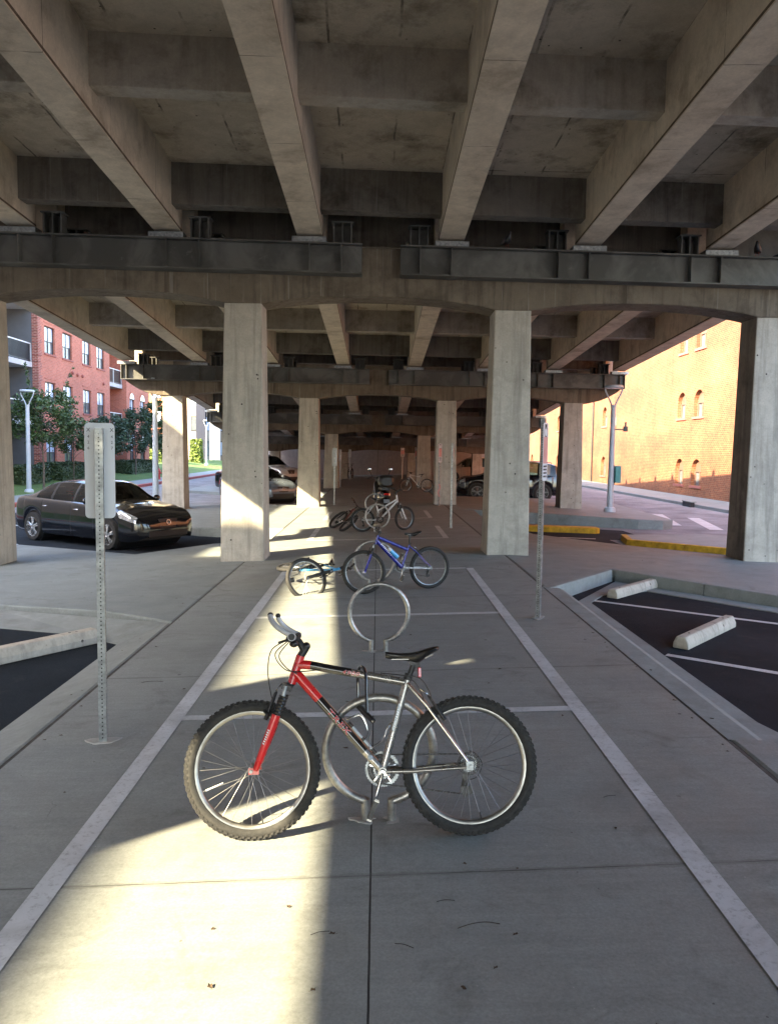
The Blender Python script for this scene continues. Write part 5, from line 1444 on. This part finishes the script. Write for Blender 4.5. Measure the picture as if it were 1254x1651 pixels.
b6 = make_bike('bicycle', 'pale bicycle parked far down the path near a right column', dict(detail=0, steer=R(15), c_front='white_frame', c_rear='silver', fork='chrome', susp=False, bar_w=.25))
place(b6, 1.72, 34.5, gz(1.7), R(12), 0, .9)
b7 = make_bike('bicycle', 'dark bicycle standing against the end wall of the passage', dict(detail=0, steer=R(0), c_front='gloss_black', c_rear='gloss_black', fork='black', susp=False, rim='dark_metal'))
place(b7, -1.75, 52.6, gz(-1.7), R(80), 0, 1.0)
# ---- black motor scooter
sc = thing('motor_scooter', 'black motor scooter with top case and two mirrors behind the white bicycle', 'scooter', (.12, 22.9, gz(.1)), R(-82))
def bodyloft(mb, st):   # st: list of (x, z_low, z_high, half_width)
    K = 12; o0 = len(mb.v)
    for x, zl, zh, hw in st:
        for k in range(K):
            a = 2 * math.pi * k / K; cx = math.copysign(abs(math.cos(a)) ** .6, math.cos(a)); sx = math.copysign(abs(math.sin(a)) ** .6, math.sin(a))
            mb.v.append(Vector((x, hw * cx, (zl + zh) / 2 + (zh - zl) / 2 * sx)))
    for i in range(len(st) - 1):
        for k in range(K): mb.f.append([o0 + i * K + k, o0 + i * K + (k + 1) % K, o0 + (i + 1) * K + (k + 1) % K, o0 + (i + 1) * K + k]); mb.mi.append(mb.cur)
    mb.f.append([o0 + k for k in range(K)]); mb.mi.append(mb.cur); mb.f.append([o0 + (len(st) - 1) * K + k for k in range(K)][::-1]); mb.mi.append(mb.cur)
s_ = MB(); bodyloft(s_, [(.95, .55, .62, .05), (.85, .46, .70, .12), (.6, .36, .74, .17), (.3, .30, .72, .18), (.1, .26, .55, .17), (0, .22, .34, .17), (-.25, .22, .32, .16)]); s_.build('body', 'gloss_black', sc, 60)
s_ = MB(); bodyloft(s_, [(-.22, .22, .50, .15), (-.36, .28, .95, .19), (-.48, .34, 1.0, .18), (-.58, .5, .9, .10)]); s_.build('leg_shield', 'gloss_black', sc, 60)
s_ = MB(); bodyloft(s_, [(.1, .72, .80, .11), (.3, .72, .82, .14), (.6, .73, .84, .15), (.8, .74, .82, .12)]); s_.build('seat', 'leather', sc, 60)
s_ = MB(); bodyloft(s_, [(.66, .88, 1.10, .14), (.72, .84, 1.16, .21), (.92, .84, 1.16, .21), (1.0, .88, 1.10, .14)]); s_.build('top_case', 'black', sc, 60)
for x in (.72, -.62):
    w_ = MB().ring([(.145 + .065 * math.cos(a), .055 * math.sin(a)) for a in [2 * math.pi * k / 10 for k in range(10)]], (x, 0, .21), (0, 1, 0), 28).build('wheel', 'tyre', sc, 60)
    MB().ring([(0, -.04), (.1, -.04), (.1, .04), (0, .04)], (x, 0, .21), (0, 1, 0), 20, False).build('rim', 'alloy_dark', w_, 40)
s_ = MB(); s_.tube([(-.62, .09, .21), (-.48, .07, .62), (-.44, .0, .85)], .025, 8); s_.tube([(-.62, -.09, .21), (-.48, -.07, .62), (-.44, .0, .85)], .025, 8); s_.build('fork', 'dark_metal', sc, 60)
s_ = MB(); s_.tube(smooth_path([(-.25, -.36, 1.03), (-.36, -.2, 1.06), (-.40, 0, 1.02), (-.36, .2, 1.06), (-.25, .36, 1.03)], 4), .02, 8); s_.ball((-.42, 0, 1.0), .1, 8, (.9, 1.3, .9)); s_.build('handlebar', 'black', sc, 60)
for s in (-1, 1):
    m_ = MB(); m_.mat('black').tube([(-.36, s * .22, 1.06), (-.36, s * .30, 1.24)], .009, 6); m_.ball((-.35, s * .31, 1.29), .07, 8, (.35, 1, .75))
    m_.mat('chrome').ball((-.332, s * .31, 1.29), .06, 8, (.15, 1, .75)); m_.build('mirror', None, sc, 60)
MB().box((.955, 0, .64), (.05, .15, .06)).build('tail_light', 'tail', sc, 0, .02)
MB().box((1.0, 0, .45), (.012, .16, .10), Matrix.Rotation(-.35, 3, 'Y')).build('number_plate', 'galv', sc, 0)
# ================================================================= VEHICLES
SEDAN = dict(st=[(-2.28, .58, .70, .74, .48, .40), (-2.22, .74, .86, .90, .58, .28), (-2.0, .85, .95, 1.02, .66, .23), (-1.66, .885, .965, 1.07, .66, .2), (-1.35, .895, .965, 1.21, .62, .2), (-.98, .90, .955, 1.35, .575, .2), (-.55, .905, .945, 1.41, .565, .2), (-.1, .905, .935, 1.425, .565, .2),
                 (.22, .905, .93, 1.41, .57, .2), (.48, .90, .92, 1.36, .585, .2), (.85, .90, .905, 1.16, .64, .2), (1.16, .895, .89, .985, .70, .2), (1.5, .89, .86, .93, .68, .2), (1.9, .87, .79, .86, .62, .2), (2.13, .80, .70, .77, .55, .22), (2.25, .68, .60, .67, .46, .26), (2.30, .52, .50, .56, .36, .32)],
             wb=(-1.33, 1.40), wr=.325, track=.80, glass=(-1.62, 1.12), side=[(-1.28, -.72), (-.64, .10), (.17, .86)], ws=(.46, 1.13), rw=(-1.62, -1.0), hl=(1.72, 2.17), grille=(2.262, .40, .64))
SUV = dict(st=[(-2.36, .70, .80, .86, .55, .45), (-2.32, .84, 1.0, 1.12, .62, .34), (-2.22, .92, 1.10, 1.40, .66, .30), (-1.95, .95, 1.13, 1.66, .67, .28), (-1.4, .96, 1.12, 1.74, .67, .28), (-.6, .965, 1.10, 1.77, .67, .28), (.1, .965, 1.09, 1.76, .67, .28), (.45, .96, 1.08, 1.69, .68, .28), (.85, .95, 1.07, 1.44, .72, .28), (1.2, .945, 1.06, 1.18, .78, .28),
               (1.55, .94, 1.03, 1.10, .76, .28), (2.0, .92, .97, 1.05, .72, .28), (2.22, .86, .88, .97, .65, .3), (2.33, .74, .74, .84, .55, .34), (2.38, .6, .62, .70, .45, .4)],
           wb=(-1.42, 1.45), wr=.385, track=.83, glass=(-2.2, 1.16), side=[(-1.98, -1.5), (-1.4, -.5), (-.42, .42), (.48, .86)], ws=(.43, 1.18), rw=(-2.26, -1.97), hl=(1.98, 2.25), grille=(2.345, .55, .88))
MINI = dict(st=[(-1.82, .62, .72, .78, .5, .42), (-1.78, .76, .86, .98, .56, .28), (-1.66, .81, .93, 1.20, .60, .2), (-1.3, .835, .94, 1.385, .61, .18), (-.6, .845, .935, 1.415, .61, .18), (.0, .845, .93, 1.41, .61, .18), (.3, .845, .925, 1.36, .62, .18), (.62, .84, .92, 1.12, .66, .18), (.84, .84, .91, .98, .69, .18),
                (1.15, .84, .88, .955, .67, .18), (1.5, .82, .80, .90, .62, .18), (1.72, .77, .70, .80, .55, .22), (1.82, .66, .60, .68, .46, .27), (1.85, .5, .5, .56, .36, .32)],
            wb=(-1.2, 1.22), wr=.305, track=.73, glass=(-1.62, .82), side=[(-1.45, -.62), (-.56, .62)], ws=(.28, .82), rw=(-1.72, -1.36), hl=(1.42, 1.70), grille=(1.815, .38, .66))
def make_car(name, label, cat, S, loc, rz, paint, wheels='alloy', trim='black', roofrail=False, group=None):
    t = thing(name, label, cat, loc, rz, group)
    st = S['st']; xs = [s[0] for s in st]
    W, B, T, RW, ZB = [[s[i] for s in st] for i in range(1, 6)]
    wr = S['wr']; ar = wr + .045
    def section(x):
        w, b, tp, rw, zb_ = crom(x, xs, W), crom(x, xs, B), crom(x, xs, T), crom(x, xs, RW), crom(x, xs, ZB)
        for xc in S['wb']:
            dx = abs(x - xc)
            if dx < ar: zb_ = max(zb_, wr + math.sqrt(ar * ar - dx * dx))
        zb_ = min(zb_, b - .03)
        h = b - zb_
        glassy = max(0.0, min(1.0, (tp - b - .10) / .15))
        pts = []
        for u, ww in ((0, .955), (.12, .985), (.3, 1.0), (.5, 1.0), (.66, .99), (.80, .985), (.92, .968), (1.0, .945)): pts.append((w * ww, zb_ + h * u))
        top = [(w * .925, b + .012), (w * .90, b + .03)]
        # side glass up to the roof edge
        re_ = (rw + .02, tp - .055 * (.4 + .6 * glassy))
        s0 = (w * (.905 - .0 * glassy), b + .035)
        for k in range(1, 7):
            u = k / 6; bul = .02 * math.sin(math.pi * u) * glassy
            top.append((s0[0] + (re_[0] - s0[0]) * u + bul, s0[1] + (re_[1] - s0[1]) * u))
        top.append((rw - .04, tp - .02)); top.append((rw * .7, tp)); top.append((rw * .35, tp + .012)); top.append((0, tp + .016))
        return pts + top
    nb, nside = 8, 2 + 6
    cuts = set()
    base = [xs[0] + (xs[-1] - xs[0]) * k / 70 for k in range(71)]
    for a, c in S['side'] + [S['ws'], S['rw'], S['hl']]: cuts |= {a, c}
    for xc in S['wb']:
        for k in range(15): cuts.add(xc - ar * math.cos(math.pi * k / 14))
        cuts |= {xc - ar - .004, xc + ar + .004}
    seams = [S['side'][-1][1] + .06, (S['side'][-2][1] + S['side'][-1][0]) / 2 if len(S['side']) > 1 else 0, S['side'][0][0] + .25]
    for s in seams: cuts |= {s - .005, s + .005}
    gx = sorted(cuts | {b for b in base if all(abs(b - c) > .012 for c in cuts)})
    secs = [section(x) for x in gx]
    n = len(secs[0])
    body, glass, trimb, head = MB(), {}, MB(), {}
    vid = {}
    def emit(mb, i, k, s, push=0.0):
        q = []
        for ii, kk in ((i, k), (i + 1, k), (i + 1, k + 1), (i, k + 1)):
            y, z = secs[ii][kk]; q.append((gx[ii], s * y, z))
        if s < 0: q = q[::-1]
        mb.add(q[::-1], [(0, 1, 2, 3)])
    for i in range(len(gx) - 1):
        xm = (gx[i] + gx[i + 1]) / 2
        tp, b = crom(xm, xs, T), crom(xm, xs, B)
        for k in range(n - 1):
            for s in (-1, 1):
                key = None
                if 9 <= k < 15 and tp - b > .12:
                    for gi, (a, c) in enumerate(S['side']):
                        if a < xm < c: key = ('side_window', gi, s)
                    if key is None and S['glass'][0] < xm < S['glass'][1] and S['side'][0][0] < xm < S['side'][-1][1]: key = 'trim'
                if k >= 15:
                    if S['ws'][0] < xm < S['ws'][1] and k >= 15: key = ('windshield', 0, 0)
                    if S['rw'][0] < xm < S['rw'][1]: key = ('rear_window', 0, 0)
                if S['hl'][0] < xm < S['hl'][1] and 5 <= k <= 8: key = ('headlight', 0, s)
                if xm < xs[0] + .16 and 4 <= k <= 7: key = ('tail_light', 0, s)
                if key is None:
                    if k < 8 and any(abs(xm - q) < .006 for q in seams) and abs(xm - S['wb'][0]) > ar and abs(xm - S['wb'][1]) > ar: key = 'trim'
                if key is None: emit(body, i, k, s)
                elif key == 'trim': emit(trimb, i, k, s)
                else:
                    emit(glass.setdefault(key, MB()), i, k, s)
    for e, i in ((0, 0), (1, len(gx) - 1)):
        ring = [(gx[i], y, z) for y, z in secs[i]] + [(gx[i], -y, z) for y, z in secs[i][::-1]]
        body.add(ring if e else ring[::-1], [list(range(len(ring)))])
    def weld(ob):
        import bmesh
        bm = bmesh.new(); bm.from_mesh(ob.data); bmesh.ops.remove_doubles(bm, verts=bm.verts, dist=.0005); bm.to_mesh(ob.data); bm.free()
        ob.data.polygons.foreach_set('use_smooth', [True] * len(ob.data.polygons)); ob.data.set_sharp_from_angle(angle=R(38))
        return ob
    weld(body.build('body', paint, t, 0))
    weld(trimb.build('window_trim', trim, t, 0))
    for (nm, gi, s), mb in glass.items():
        mt = 'car_glass' if 'wind' in nm else ('headlight' if nm == 'headlight' else 'tail')
        weld(mb.build(nm, mt, t, 0))
    if 'car' in name:
        xm = sum(S['side'][-1]) / 2; bz = crom(0, xs, B)
        for xx in (xm - .55, xm - 1.45):
            for s in (-1, 1):
                q = MB(); q.box((xx, s * .37, bz - .12), (.16, .46, .50), Matrix.Rotation(-.2, 3, 'Y')); q.box((xx - .07, s * .37, bz + .22), (.10, .26, .17)); q.build('seat', 'black', t, 0, .03)
        q = MB(); q.box2((S['ws'][1] - .42, -.66, bz - .25), (S['ws'][1] - .05, .66, bz + .01)); q.torus((S['ws'][1] - .48, .37, bz - .02), .17, .014, (1, 0, .35), 20, 6); q.build('dashboard', 'black', t, 0, .03)
    # dark underside and wheel wells
    u = MB(); u.box2((xs[0] + .15, -S['track'] + .13, ZB[3] + .02), (xs[-1] - .2, S['track'] - .13, crom(0, xs, B) - .25))
    for xc in S['wb']: u.cyl((xc, -S['track'] - .02, wr + .02), (xc, S['track'] + .02, wr + .02), ar + .01, 20)
    u.build('underbody', 'black', t, 0)
    for xc in S['wb']:
        for s in (-1, 1):
            y = s * S['track']; wd = .105
            ty = MB().ring([(wr * .70, -wd), (wr * .95, -wd), (wr, -wd * .7), (wr, wd * .7), (wr * .95, wd), (wr * .70, wd)], (xc, y, wr), (0, 1, 0), 32).build('wheel', 'tyre', t, 40)
            r_ = MB(); yo = y + s * .085
            r_.ring([(wr * .705, -.16 * s), (wr * .705, .012 * s), (wr * .66, .012 * s), (wr * .64, -.03 * s), (wr * .64, -.16 * s)], (xc, yo, wr), (0, 1, 0), 32)
            for k in range(5):
                for da in (-.14, .14):
                    a = 2 * math.pi * k / 5 + .3; p0 = (xc + .045 * math.cos(a + da), yo, wr + .045 * math.sin(a + da)); p1 = (xc + wr * .67 * math.cos(a + da * 1.15), yo - s * .01, wr + wr * .67 * math.sin(a + da * 1.15))
                    r_.tube([p0, p1], [.022, .017], 6)
            r_.ring([(0, .012 * s), (.05, .012 * s), (.06, -.02 * s), (0, -.02 * s)], (xc, yo, wr), (0, 1, 0), 16, False)
            rim = r_.build('rim', wheels, ty, 40)
            d = MB().ring([(0, -.07 * s), (wr * .62, -.07 * s)], (xc, yo, wr), (0, 1, 0), 24, False).build('brake_disc', 'dark_metal', ty, 0)
    gxp, g0, g1 = S['grille']
    g = MB(); xg = gxp
    w2 = crom(xg, xs, W) * .52
    for k in range(6):
        z = g0 + .02 + (g1 - g0 - .06) * k / 5 + .12; 
    # grille: dark slats in a slim bright surround with a round badge
    gm = MB(); zc_ = (g0 + g1) / 2; wg = w2 * .78; xn = xs[-1]
    top_, bot_ = g1 + .02, zc_ - .04
    gm.mat('black').hexa([(xn - .12, -wg * .8, bot_), (xn + .004, -wg * .72, bot_), (xn + .004, wg * .72, bot_), (xn - .12, wg * .8, bot_), (xn - .14, -wg, top_), (xn - .03, -wg * .95, top_), (xn - .03, wg * .95, top_), (xn - .14, wg, top_)])
    gm.mat('dark_metal')
    for k in range(4):
        u = (k + .5) / 4; z = bot_ + (top_ - bot_) * u; xx = xn + .004 - .034 * u
        gm.box2((xx - .02, -wg * (.72 + .2 * u), z), (xx + .006, wg * (.72 + .2 * u), z + .009))
    gm.mat('dark_metal').tube([(xn + .008, -wg * .73, bot_), (xn - .026, -wg * .97, top_), (xn - .024, 0, top_ + .012), (xn - .026, wg * .97, top_), (xn + .008, wg * .73, bot_), (xn + .010, 0, bot_ - .004)], .008, 6, closed=True)
    gr_ = gm.build('grille', None, t, 0)
    bd = MB(); bc = Vector((xn - .004, 0, (top_ + bot_) / 2 + .02))
    bd.ring([(.046, 0), (.058, 0), (.058, .012), (.046, .012)], bc, (1, 0, .25), 24)
    if S is SEDAN: bd.tube([bc + Vector((.01, -.006, .035)), bc + Vector((.01, .016, -.018)), bc + Vector((.01, -.036, -.018))], .006, 6)
    bd.build('badge', 'alloy', gr_, 50)
    lo = MB(); lo.mat('black').box2((xs[-1] - .25, -.52, ZB[-1] - .03), (xs[-1] + .002, .52, ZB[-1] + .10))
    lo.build('lower_intake', None, t, 0, .01)
    for s in (-1, 1):
        xf_ = xs[-1] - .22
        MB().ball((xf_, s * crom(xf_, xs, W) * .86, ZB[-1] + .05), .07, 8, (.8, .9, .8)).build('fog_light', 'headlight', t, 60)
        xm = S['side'][-1][1] - .08; zb_ = crom(xm, xs, B) + .10; y = s * (crom(xm, xs, W) * .9)
        m_ = MB(); m_.ball((xm, y + s * .13, zb_), .10, 8, (.55, 1.0, .72)); m_.tube([(xm + .02, y - s * .02, zb_ - .05), (xm, y + s * .1, zb_ - .03)], .025, 6); m_.build('mirror', paint, t, 60)
        for q in seams[1:]:
            xh = q + .16; h_ = MB(); yh = crom(xh, xs, W) * .975
            h_.tube(smooth_path([(xh - .09, s * yh, crom(xh, xs, B) - .13), (xh, s * (yh + .028), crom(xh, xs, B) - .128), (xh + .09, s * yh, crom(xh, xs, B) - .126)], 4), .012, 6); h_.build('door_handle', 'chrome' if paint == 'car_black' else paint, t, 60)
        if roofrail:
            x0, x1 = -1.8, .2
            MB().tube(smooth_path([(x0, s * .60, crom(x0, xs, T) + .0), (x0 + .15, s * .60, crom(x0, xs, T) + .06), (x1 - .15, s * .61, crom(x1, xs, T) + .05), (x1, s * .61, crom(x1, xs, T) - .01)], 5), .017, 6).build('roof_rail', 'galv', t, 60)
    return t
zl_ = BASE + .008
make_car('parked_car', 'black sedan with bright alloy wheels parked at left behind the sign post', 'car', SEDAN, (-6.35, 18.5, zl_), R(-35), 'car_black')
make_car('parked_car', 'silver hatchback with round headlights left of the second column', 'car', MINI, (-4.95, 33.2, BASE), R(-48), 'car_silver')
make_car('parked_car', 'black car half hidden behind the small silver hatchback', 'car', SEDAN, (-6.2, 40.0, BASE), R(-45), 'car_black')
make_car('parked_car', 'white sport utility vehicle in the far left bay, behind the black car', 'car', SUV, (-7.0, 50.0, BASE), R(-40), 'car_white')
make_car('parked_car', 'black sport utility vehicle parked behind the right columns', 'car', SUV, (5.95, 36.3, BASE), R(180 - 4), 'car_black', 'alloy_dark', 'black', True)
make_car('parked_car', 'tan tall vehicle in the far right bay beyond the black one', 'car', SUV, (6.6, 55.5, BASE), R(180), 'tan', 'alloy_dark')
# ================================================================= VEGETATION AND LITTER
def leaf_cloud(mb, blobs, n, size, seed):
    rnd = random.Random(seed)
    tot = sum(b[3] for b in blobs)
    for cx, cy, cz, w_, rx, ry, rz in blobs:
        for _ in range(int(n * w_ / tot)):
            while True:
                u = Vector((rnd.uniform(-1, 1), rnd.uniform(-1, 1), rnd.uniform(-1, 1)))
                if u.length <= 1: break
            u = u * (.55 + .45 * rnd.random()) if u.length > .3 else u
            p = Vector((cx + u.x * rx, cy + u.y * ry, cz + u.z * rz))
            if mnoise.noise(p * 2.1) < -.14: continue
            s = size * rnd.uniform(.6, 1.4)
            rot = Matrix.Rotation(rnd.uniform(0, 6.28), 3, 'Z') @ Matrix.Rotation(rnd.uniform(-1.1, 1.1), 3, 'X') @ Matrix.Rotation(rnd.uniform(-1.1, 1.1), 3, 'Y')
            q = [rot @ Vector(v) + p for v in ((-s, 0, 0), (0, -s * .45, .02 * s), (s, 0, 0), (0, s * .45, .02 * s))]
            mb.add(q, [(0, 1, 2, 3)])
def tree(x, y, z, h, r, label, m_, seed, crown0=.3, wisps=0, n=5200, size=.085, name='street_tree'):
    rnd = random.Random(seed)
    t = thing(name, label, 'tree', (x, y, z), 0, 'young trees along the lawn')
    tr = MB(); th = h * .75
    pts = smooth_path([(0, 0, -.15), (.02, 0, h * .2), (rnd.uniform(-.06, .06), rnd.uniform(-.06, .06), h * .45), (rnd.uniform(-.1, .1), 0, th)], 5)
    tr.tube(pts, [max(.012, .062 * (1 - .85 * k / len(pts))) * h / 5 for k in range(len(pts))], 8)
    blobs = []
    for k in range(22):
        a = k * 2.4 + rnd.random(); hz = crown0 + (1 - crown0 - .08) * ((k + .5) / 22)
        prof = math.sin(math.pi * min(1, (hz - crown0) / (1 - crown0) * .86 + .14)) ** .7
        rr = r * prof * rnd.uniform(.45, .8)
        c = Vector((rr * math.cos(a), rr * math.sin(a), hz * h))
        base = Vector((0, 0, max(h * .22, c.z - h * .14)))
        tr.tube(smooth_path([base, base.lerp(c, .5) + Vector((0, 0, .06)), c], 4), [.022 * h / 5 * (1 - .1 * q) for q in range(9)], 5)
        s = r * rnd.uniform(.30, .46)
        blobs.append((c.x, c.y, c.z, s ** 2, s, s, s * .75))
    for k in range(wisps):
        a = k * 2.1 + .4; bx, by = r * .55 * math.cos(a), r * .55 * math.sin(a); 
        for q in range(4): blobs.append((bx * (1 + .14 * q), by * (1 + .14 * q), h * (.93 + .085 * q), .022, .11 - .015 * q, .11 - .015 * q, .22))
        tr.tube([(bx * .5, by * .5, h * .75), (bx * 1.4, by * 1.4, h * 1.2)], [.015, .005], 5)
    tr.build('trunk', 'bark', t, 60)
    lf = MB(); leaf_cloud(lf, blobs, n, size, seed); lf.build('crown', m_, t, 0)
    return t
tree(-15.45, 37.3, -.12, 4.75, 1.75, 'young tree with wispy top shoots behind the far left lamp post', 'leaf', 3, .46, 3, 8000, .085)
tree(-16.1, 48.3, -.05, 3.95, 1.45, 'dark round tree just right of the white sign panel', 'leaf_blue', 5, .42, 0, 6000, .09)
tree(-16.4, 43.5, -.05, 3.6, 1.2, 'small tree just left of the white sign panel', 'leaf', 15, .45, 0, 4000, .09)
tree(-16.3, 54.3, -.05, 4.7, 1.5, 'dark tapering tree between the sign panel and the tall lamp post', 'leaf_blue', 8, .36, 0, 6500, .09)
tree(-16.2, 58.5, -.05, 5.6, 1.3, 'taller dark tree right behind the tall lamp post', 'leaf', 9, .36, 0, 5500, .10)
tree(-16.3, 62.5, -.05, 3.8, 1.2, 'small tree right of the tall lamp post', 'leaf', 11, .4, 0, 4500, .10)
def shrub(x, y, z, rx, ry, h, label, m_, seed, n=4500, size=.06, name='clipped_hedge', cat='hedge', group='clipped hedges by the brick apartments'):
    t = thing(name, label, cat, (x, y, z), 0, group)
    lf = MB(); rnd = random.Random(seed)
    for _ in range(n):
        u = rnd.uniform(-1, 1); v = rnd.uniform(-1, 1); w_ = rnd.random()
        f = rnd.choice((0, 1, 2, 2))
        if f == 0: u = math.copysign(1, u)
        if f == 1: v = math.copysign(1, v)
        if f == 2: w_ = 1
        bul = 1 - .12 * (abs(u) ** 4 + abs(v) ** 4) * w_
        p = Vector((u * rx * bul, v * ry * bul, h * w_ * (1 + .10 * mnoise.noise(Vector((u * 3, v * 3, seed))))))
        p += Vector((rnd.gauss(0, .04), rnd.gauss(0, .04), rnd.gauss(0, .03)))
        s = size * rnd.uniform(.6, 1.4)
        rot = Matrix.Rotation(rnd.uniform(0, 6.28), 3, 'Z') @ Matrix.Rotation(rnd.uniform(-1.2, 1.2), 3, 'X') @ Matrix.Rotation(rnd.uniform(-1.2, 1.2), 3, 'Y')
        lf.add([rot @ Vector(q) + p for q in ((-s, 0, 0), (0, -s * .5, 0), (s, 0, 0), (0, s * .5, 0))], [(0, 1, 2, 3)])
    lf.build('foliage', m_, t, 0)
    k = MB().prism([(-rx * .82, -ry * .82), (rx * .82, -ry * .82), (rx * .82, ry * .82), (-rx * .82, ry * .82)], h * .86, -.1).build('twigs', 'hedge', t, 0)
    return t
shrub(-17.2, 44.2, .05, .8, 2.2, .82, 'clipped hedge at the foot of the brick wall behind the near young tree', 'hedge', 1)
shrub(-17.2, 39.2, .05, .8, 1.9, .75, 'clipped hedge at far left beside the first column', 'hedge', 2)
shrub(-17.2, 57.2, .05, .8, 3.6, .78, 'long clipped hedge under the arched windows', 'hedge', 4, 6000)
shrub(-21.4, 78, .3, .8, 1.3, 1.9, 'bright yellow green bush left of the tall lamp post', 'leaf_bright', 5, 3000, .12, 'bush', 'bush', 'sunlit bushes by the pale apartments')
shrub(-18.9, 84, .2, .55, .8, 2.3, 'bright bush at the foot of the navy window tower', 'leaf_bright', 6, 3000, .12, 'bush', 'bush', 'sunlit bushes by the pale apartments')
shrub(-17.9, 104, .2, .5, .6, 2.6, 'bright upright shrub by the most distant lamp', 'leaf_bright', 7, 2500, .12, 'bush', 'bush', 'sunlit bushes by the pale apartments')
# litter: dry leaves, twigs
rnd = random.Random(21)
lm = []
for k in range(3):
    b = MB(); n = 9
    pts = []
    for i in range(n):
        a = 2 * math.pi * i / n; rr = (.022 if i % 2 else .014) * (1 + .3 * rnd.random())
        pts.append((rr * 1.5 * math.cos(a), rr * math.sin(a), .006 + .010 * abs(math.sin(a * 1.5 + k))))
    b.add(pts + [(0, 0, .004)], [(i, (i + 1) % n, n) for i in range(n)]); b.tube([(0, 0, .004), (.045, .004, .005)], .0012, 4)
    lm.append(b)
first = {}
def litter(k, x, y, s, rz):
    z = gz(x) + .001
    if k not in first:
        o = lm[k].build('dry_leaf', 'dry_leaf', None, 0); first[k] = o
        tag(o, 'small curled dry brown leaf lying on the concrete', 'leaf', 'dry leaves scattered over the concrete')
    else: o = first[k].copy(); COL.objects.link(o)
    o.location = (x, y, z); o.rotation_euler = (0, 0, rz); o.scale = (s, s, s)
spots = [(-.62, 3.0), (-.15, 2.95), (-.56, 2.66), (-.20, 2.63), (.55, 2.92), (.32, 2.62), (-.34, 3.14), (1.18, 3.75), (1.5, 2.75), (.92, 2.42), (.64, 3.4), (-1.0, 4.6), (-1.5, 6.2), (-2.1, 7.6), (-1.2, 8.2), (1.3, 5.4), (.9, 6.2), (1.05, 6.6), (2.0, 5.9), (.62, 4.9), (-.2, 5.8), (1.8, 9.2), (-1.9, 9.6), (-1.7, 4.3), (.35, 7.9), (-.8, 11.5), (1.9, 12.4), (-2.0, 12.9), (2.7, 13.2), (4.6, 13.7), (-3.0, 12.2), (-4.2, 12.9)]
for k in range(46):      # more collected along the joints, kerbs and column feet
    q = rnd.random()
    if q < .35: spots.append((2.19 + rnd.gauss(0, .05), rnd.uniform(4.5, 13)))
    elif q < .65: spots.append((-2.22 + rnd.gauss(0, .07), rnd.uniform(4.0, 13)))
    elif q < .85: spots.append((rnd.choice((-2.28, 2.28)) + rnd.uniform(-.5, .5), 13.45 + rnd.gauss(0, .06)))
    else: spots.append((rnd.uniform(-1.2, 1.3), rnd.uniform(2.5, 9)))
for i, (x, y) in enumerate(spots): litter(i % 3, x, y, rnd.uniform(.22, .5), rnd.uniform(0, 6.28))
tw = [[(-.09, 0, .004), (-.03, .012, .006), (.03, .01, .006), (.08, -.012, .004)], [(-.035, 0, .004), (0, .006, .006), (.04, .002, .004)]]
ft = {}
for i, (k, x, y, a) in enumerate([(0, .42, 2.98, .25), (1, .12, 2.86, -.4), (1, .3, 3.15, .1), (1, -.2, 2.95, .3), (0, -1.8, 6.4, .2), (1, 1.25, 4.1, .3)]):
    if k not in ft:
        o = MB().tube(smooth_path(tw[k], 4), .0017 if k == 0 else .0014, 5).build('twig', 'twig', None, 60); ft[k] = o
        tag(o, 'bent thin dark twig lying on the concrete' if k == 0 else 'short straight dark twig on the concrete', 'twig', 'twigs scattered over the concrete')
    else: o = ft[k].copy(); COL.objects.link(o)
    o.location = (x, y, gz(x) + .002); o.rotation_euler = (0, 0, a)

# two pigeons resting on the steel beam
def pigeon(x, y, z, rz, label):
    t = thing('pigeon', label, 'bird', (x, y, z), rz, 'pigeons on the nearest steel beam')
    b = MB(); K = 12
    st = [(-.17, .075, .004, .016), (-.12, .080, .018, .030), (-.06, .095, .045, .048), (.0, .115, .060, .058), (.05, .140, .056, .052), (.075, .172, .040, .036), (.085, .200, .030, .027), (.092, .222, .027, .024), (.108, .232, .014, .014), (.118, .230, .003, .003)]
    for i, (px, pz, rv, rh) in enumerate(st):
        a_ = st[min(i + 1, len(st) - 1)]; c_ = st[max(i - 1, 0)]
        d = Vector((a_[0] - c_[0], 0, a_[1] - c_[1])).normalized(); n_ = Vector((-d.z, 0, d.x))
        for k in range(K):
            an = 2 * math.pi * k / K; b.v.append(Vector((px, 0, pz)) + n_ * (rv * math.sin(an)) + Vector((0, rh * math.cos(an), 0)))
    for i in range(len(st) - 1):
        for k in range(K): b.f.append([i * K + k, i * K + (k + 1) % K, (i + 1) * K + (k + 1) % K, (i + 1) * K + k]); b.mi.append(0)
    b.f.append(list(range(K))[::-1]); b.mi.append(0)
    b.build('body', 'dark_metal', t, 70)
    for s in (-1, 1):
        MB().ball((-.045, s * .046, .108), .06, 8, (1.55, .28, .62), Matrix.Rotation(-.28, 3, 'Y')).build('wing', 'siding', t, 70)
        MB().tube([(.005, s * .022, .065), (.01, s * .024, .0), (.03, s * .026, .003)], .004, 5).build('leg', 'sill', t, 0)
        MB().ball((.100, s * .022, .228), .004, 5).build('eye', 'amber', t, 60)
    MB().cyl((.116, 0, .229), (.136, 0, .222), .004, 6, .001).build('beak', 'ink', t, 60)
pigeon(2.10, 13.58, 5.238, R(-70), 'dark pigeon perched on the steel beam right of the centre gap')
pigeon(6.42, 13.86, 5.238, R(-120), 'dark pigeon perched near the right end of the steel beam')
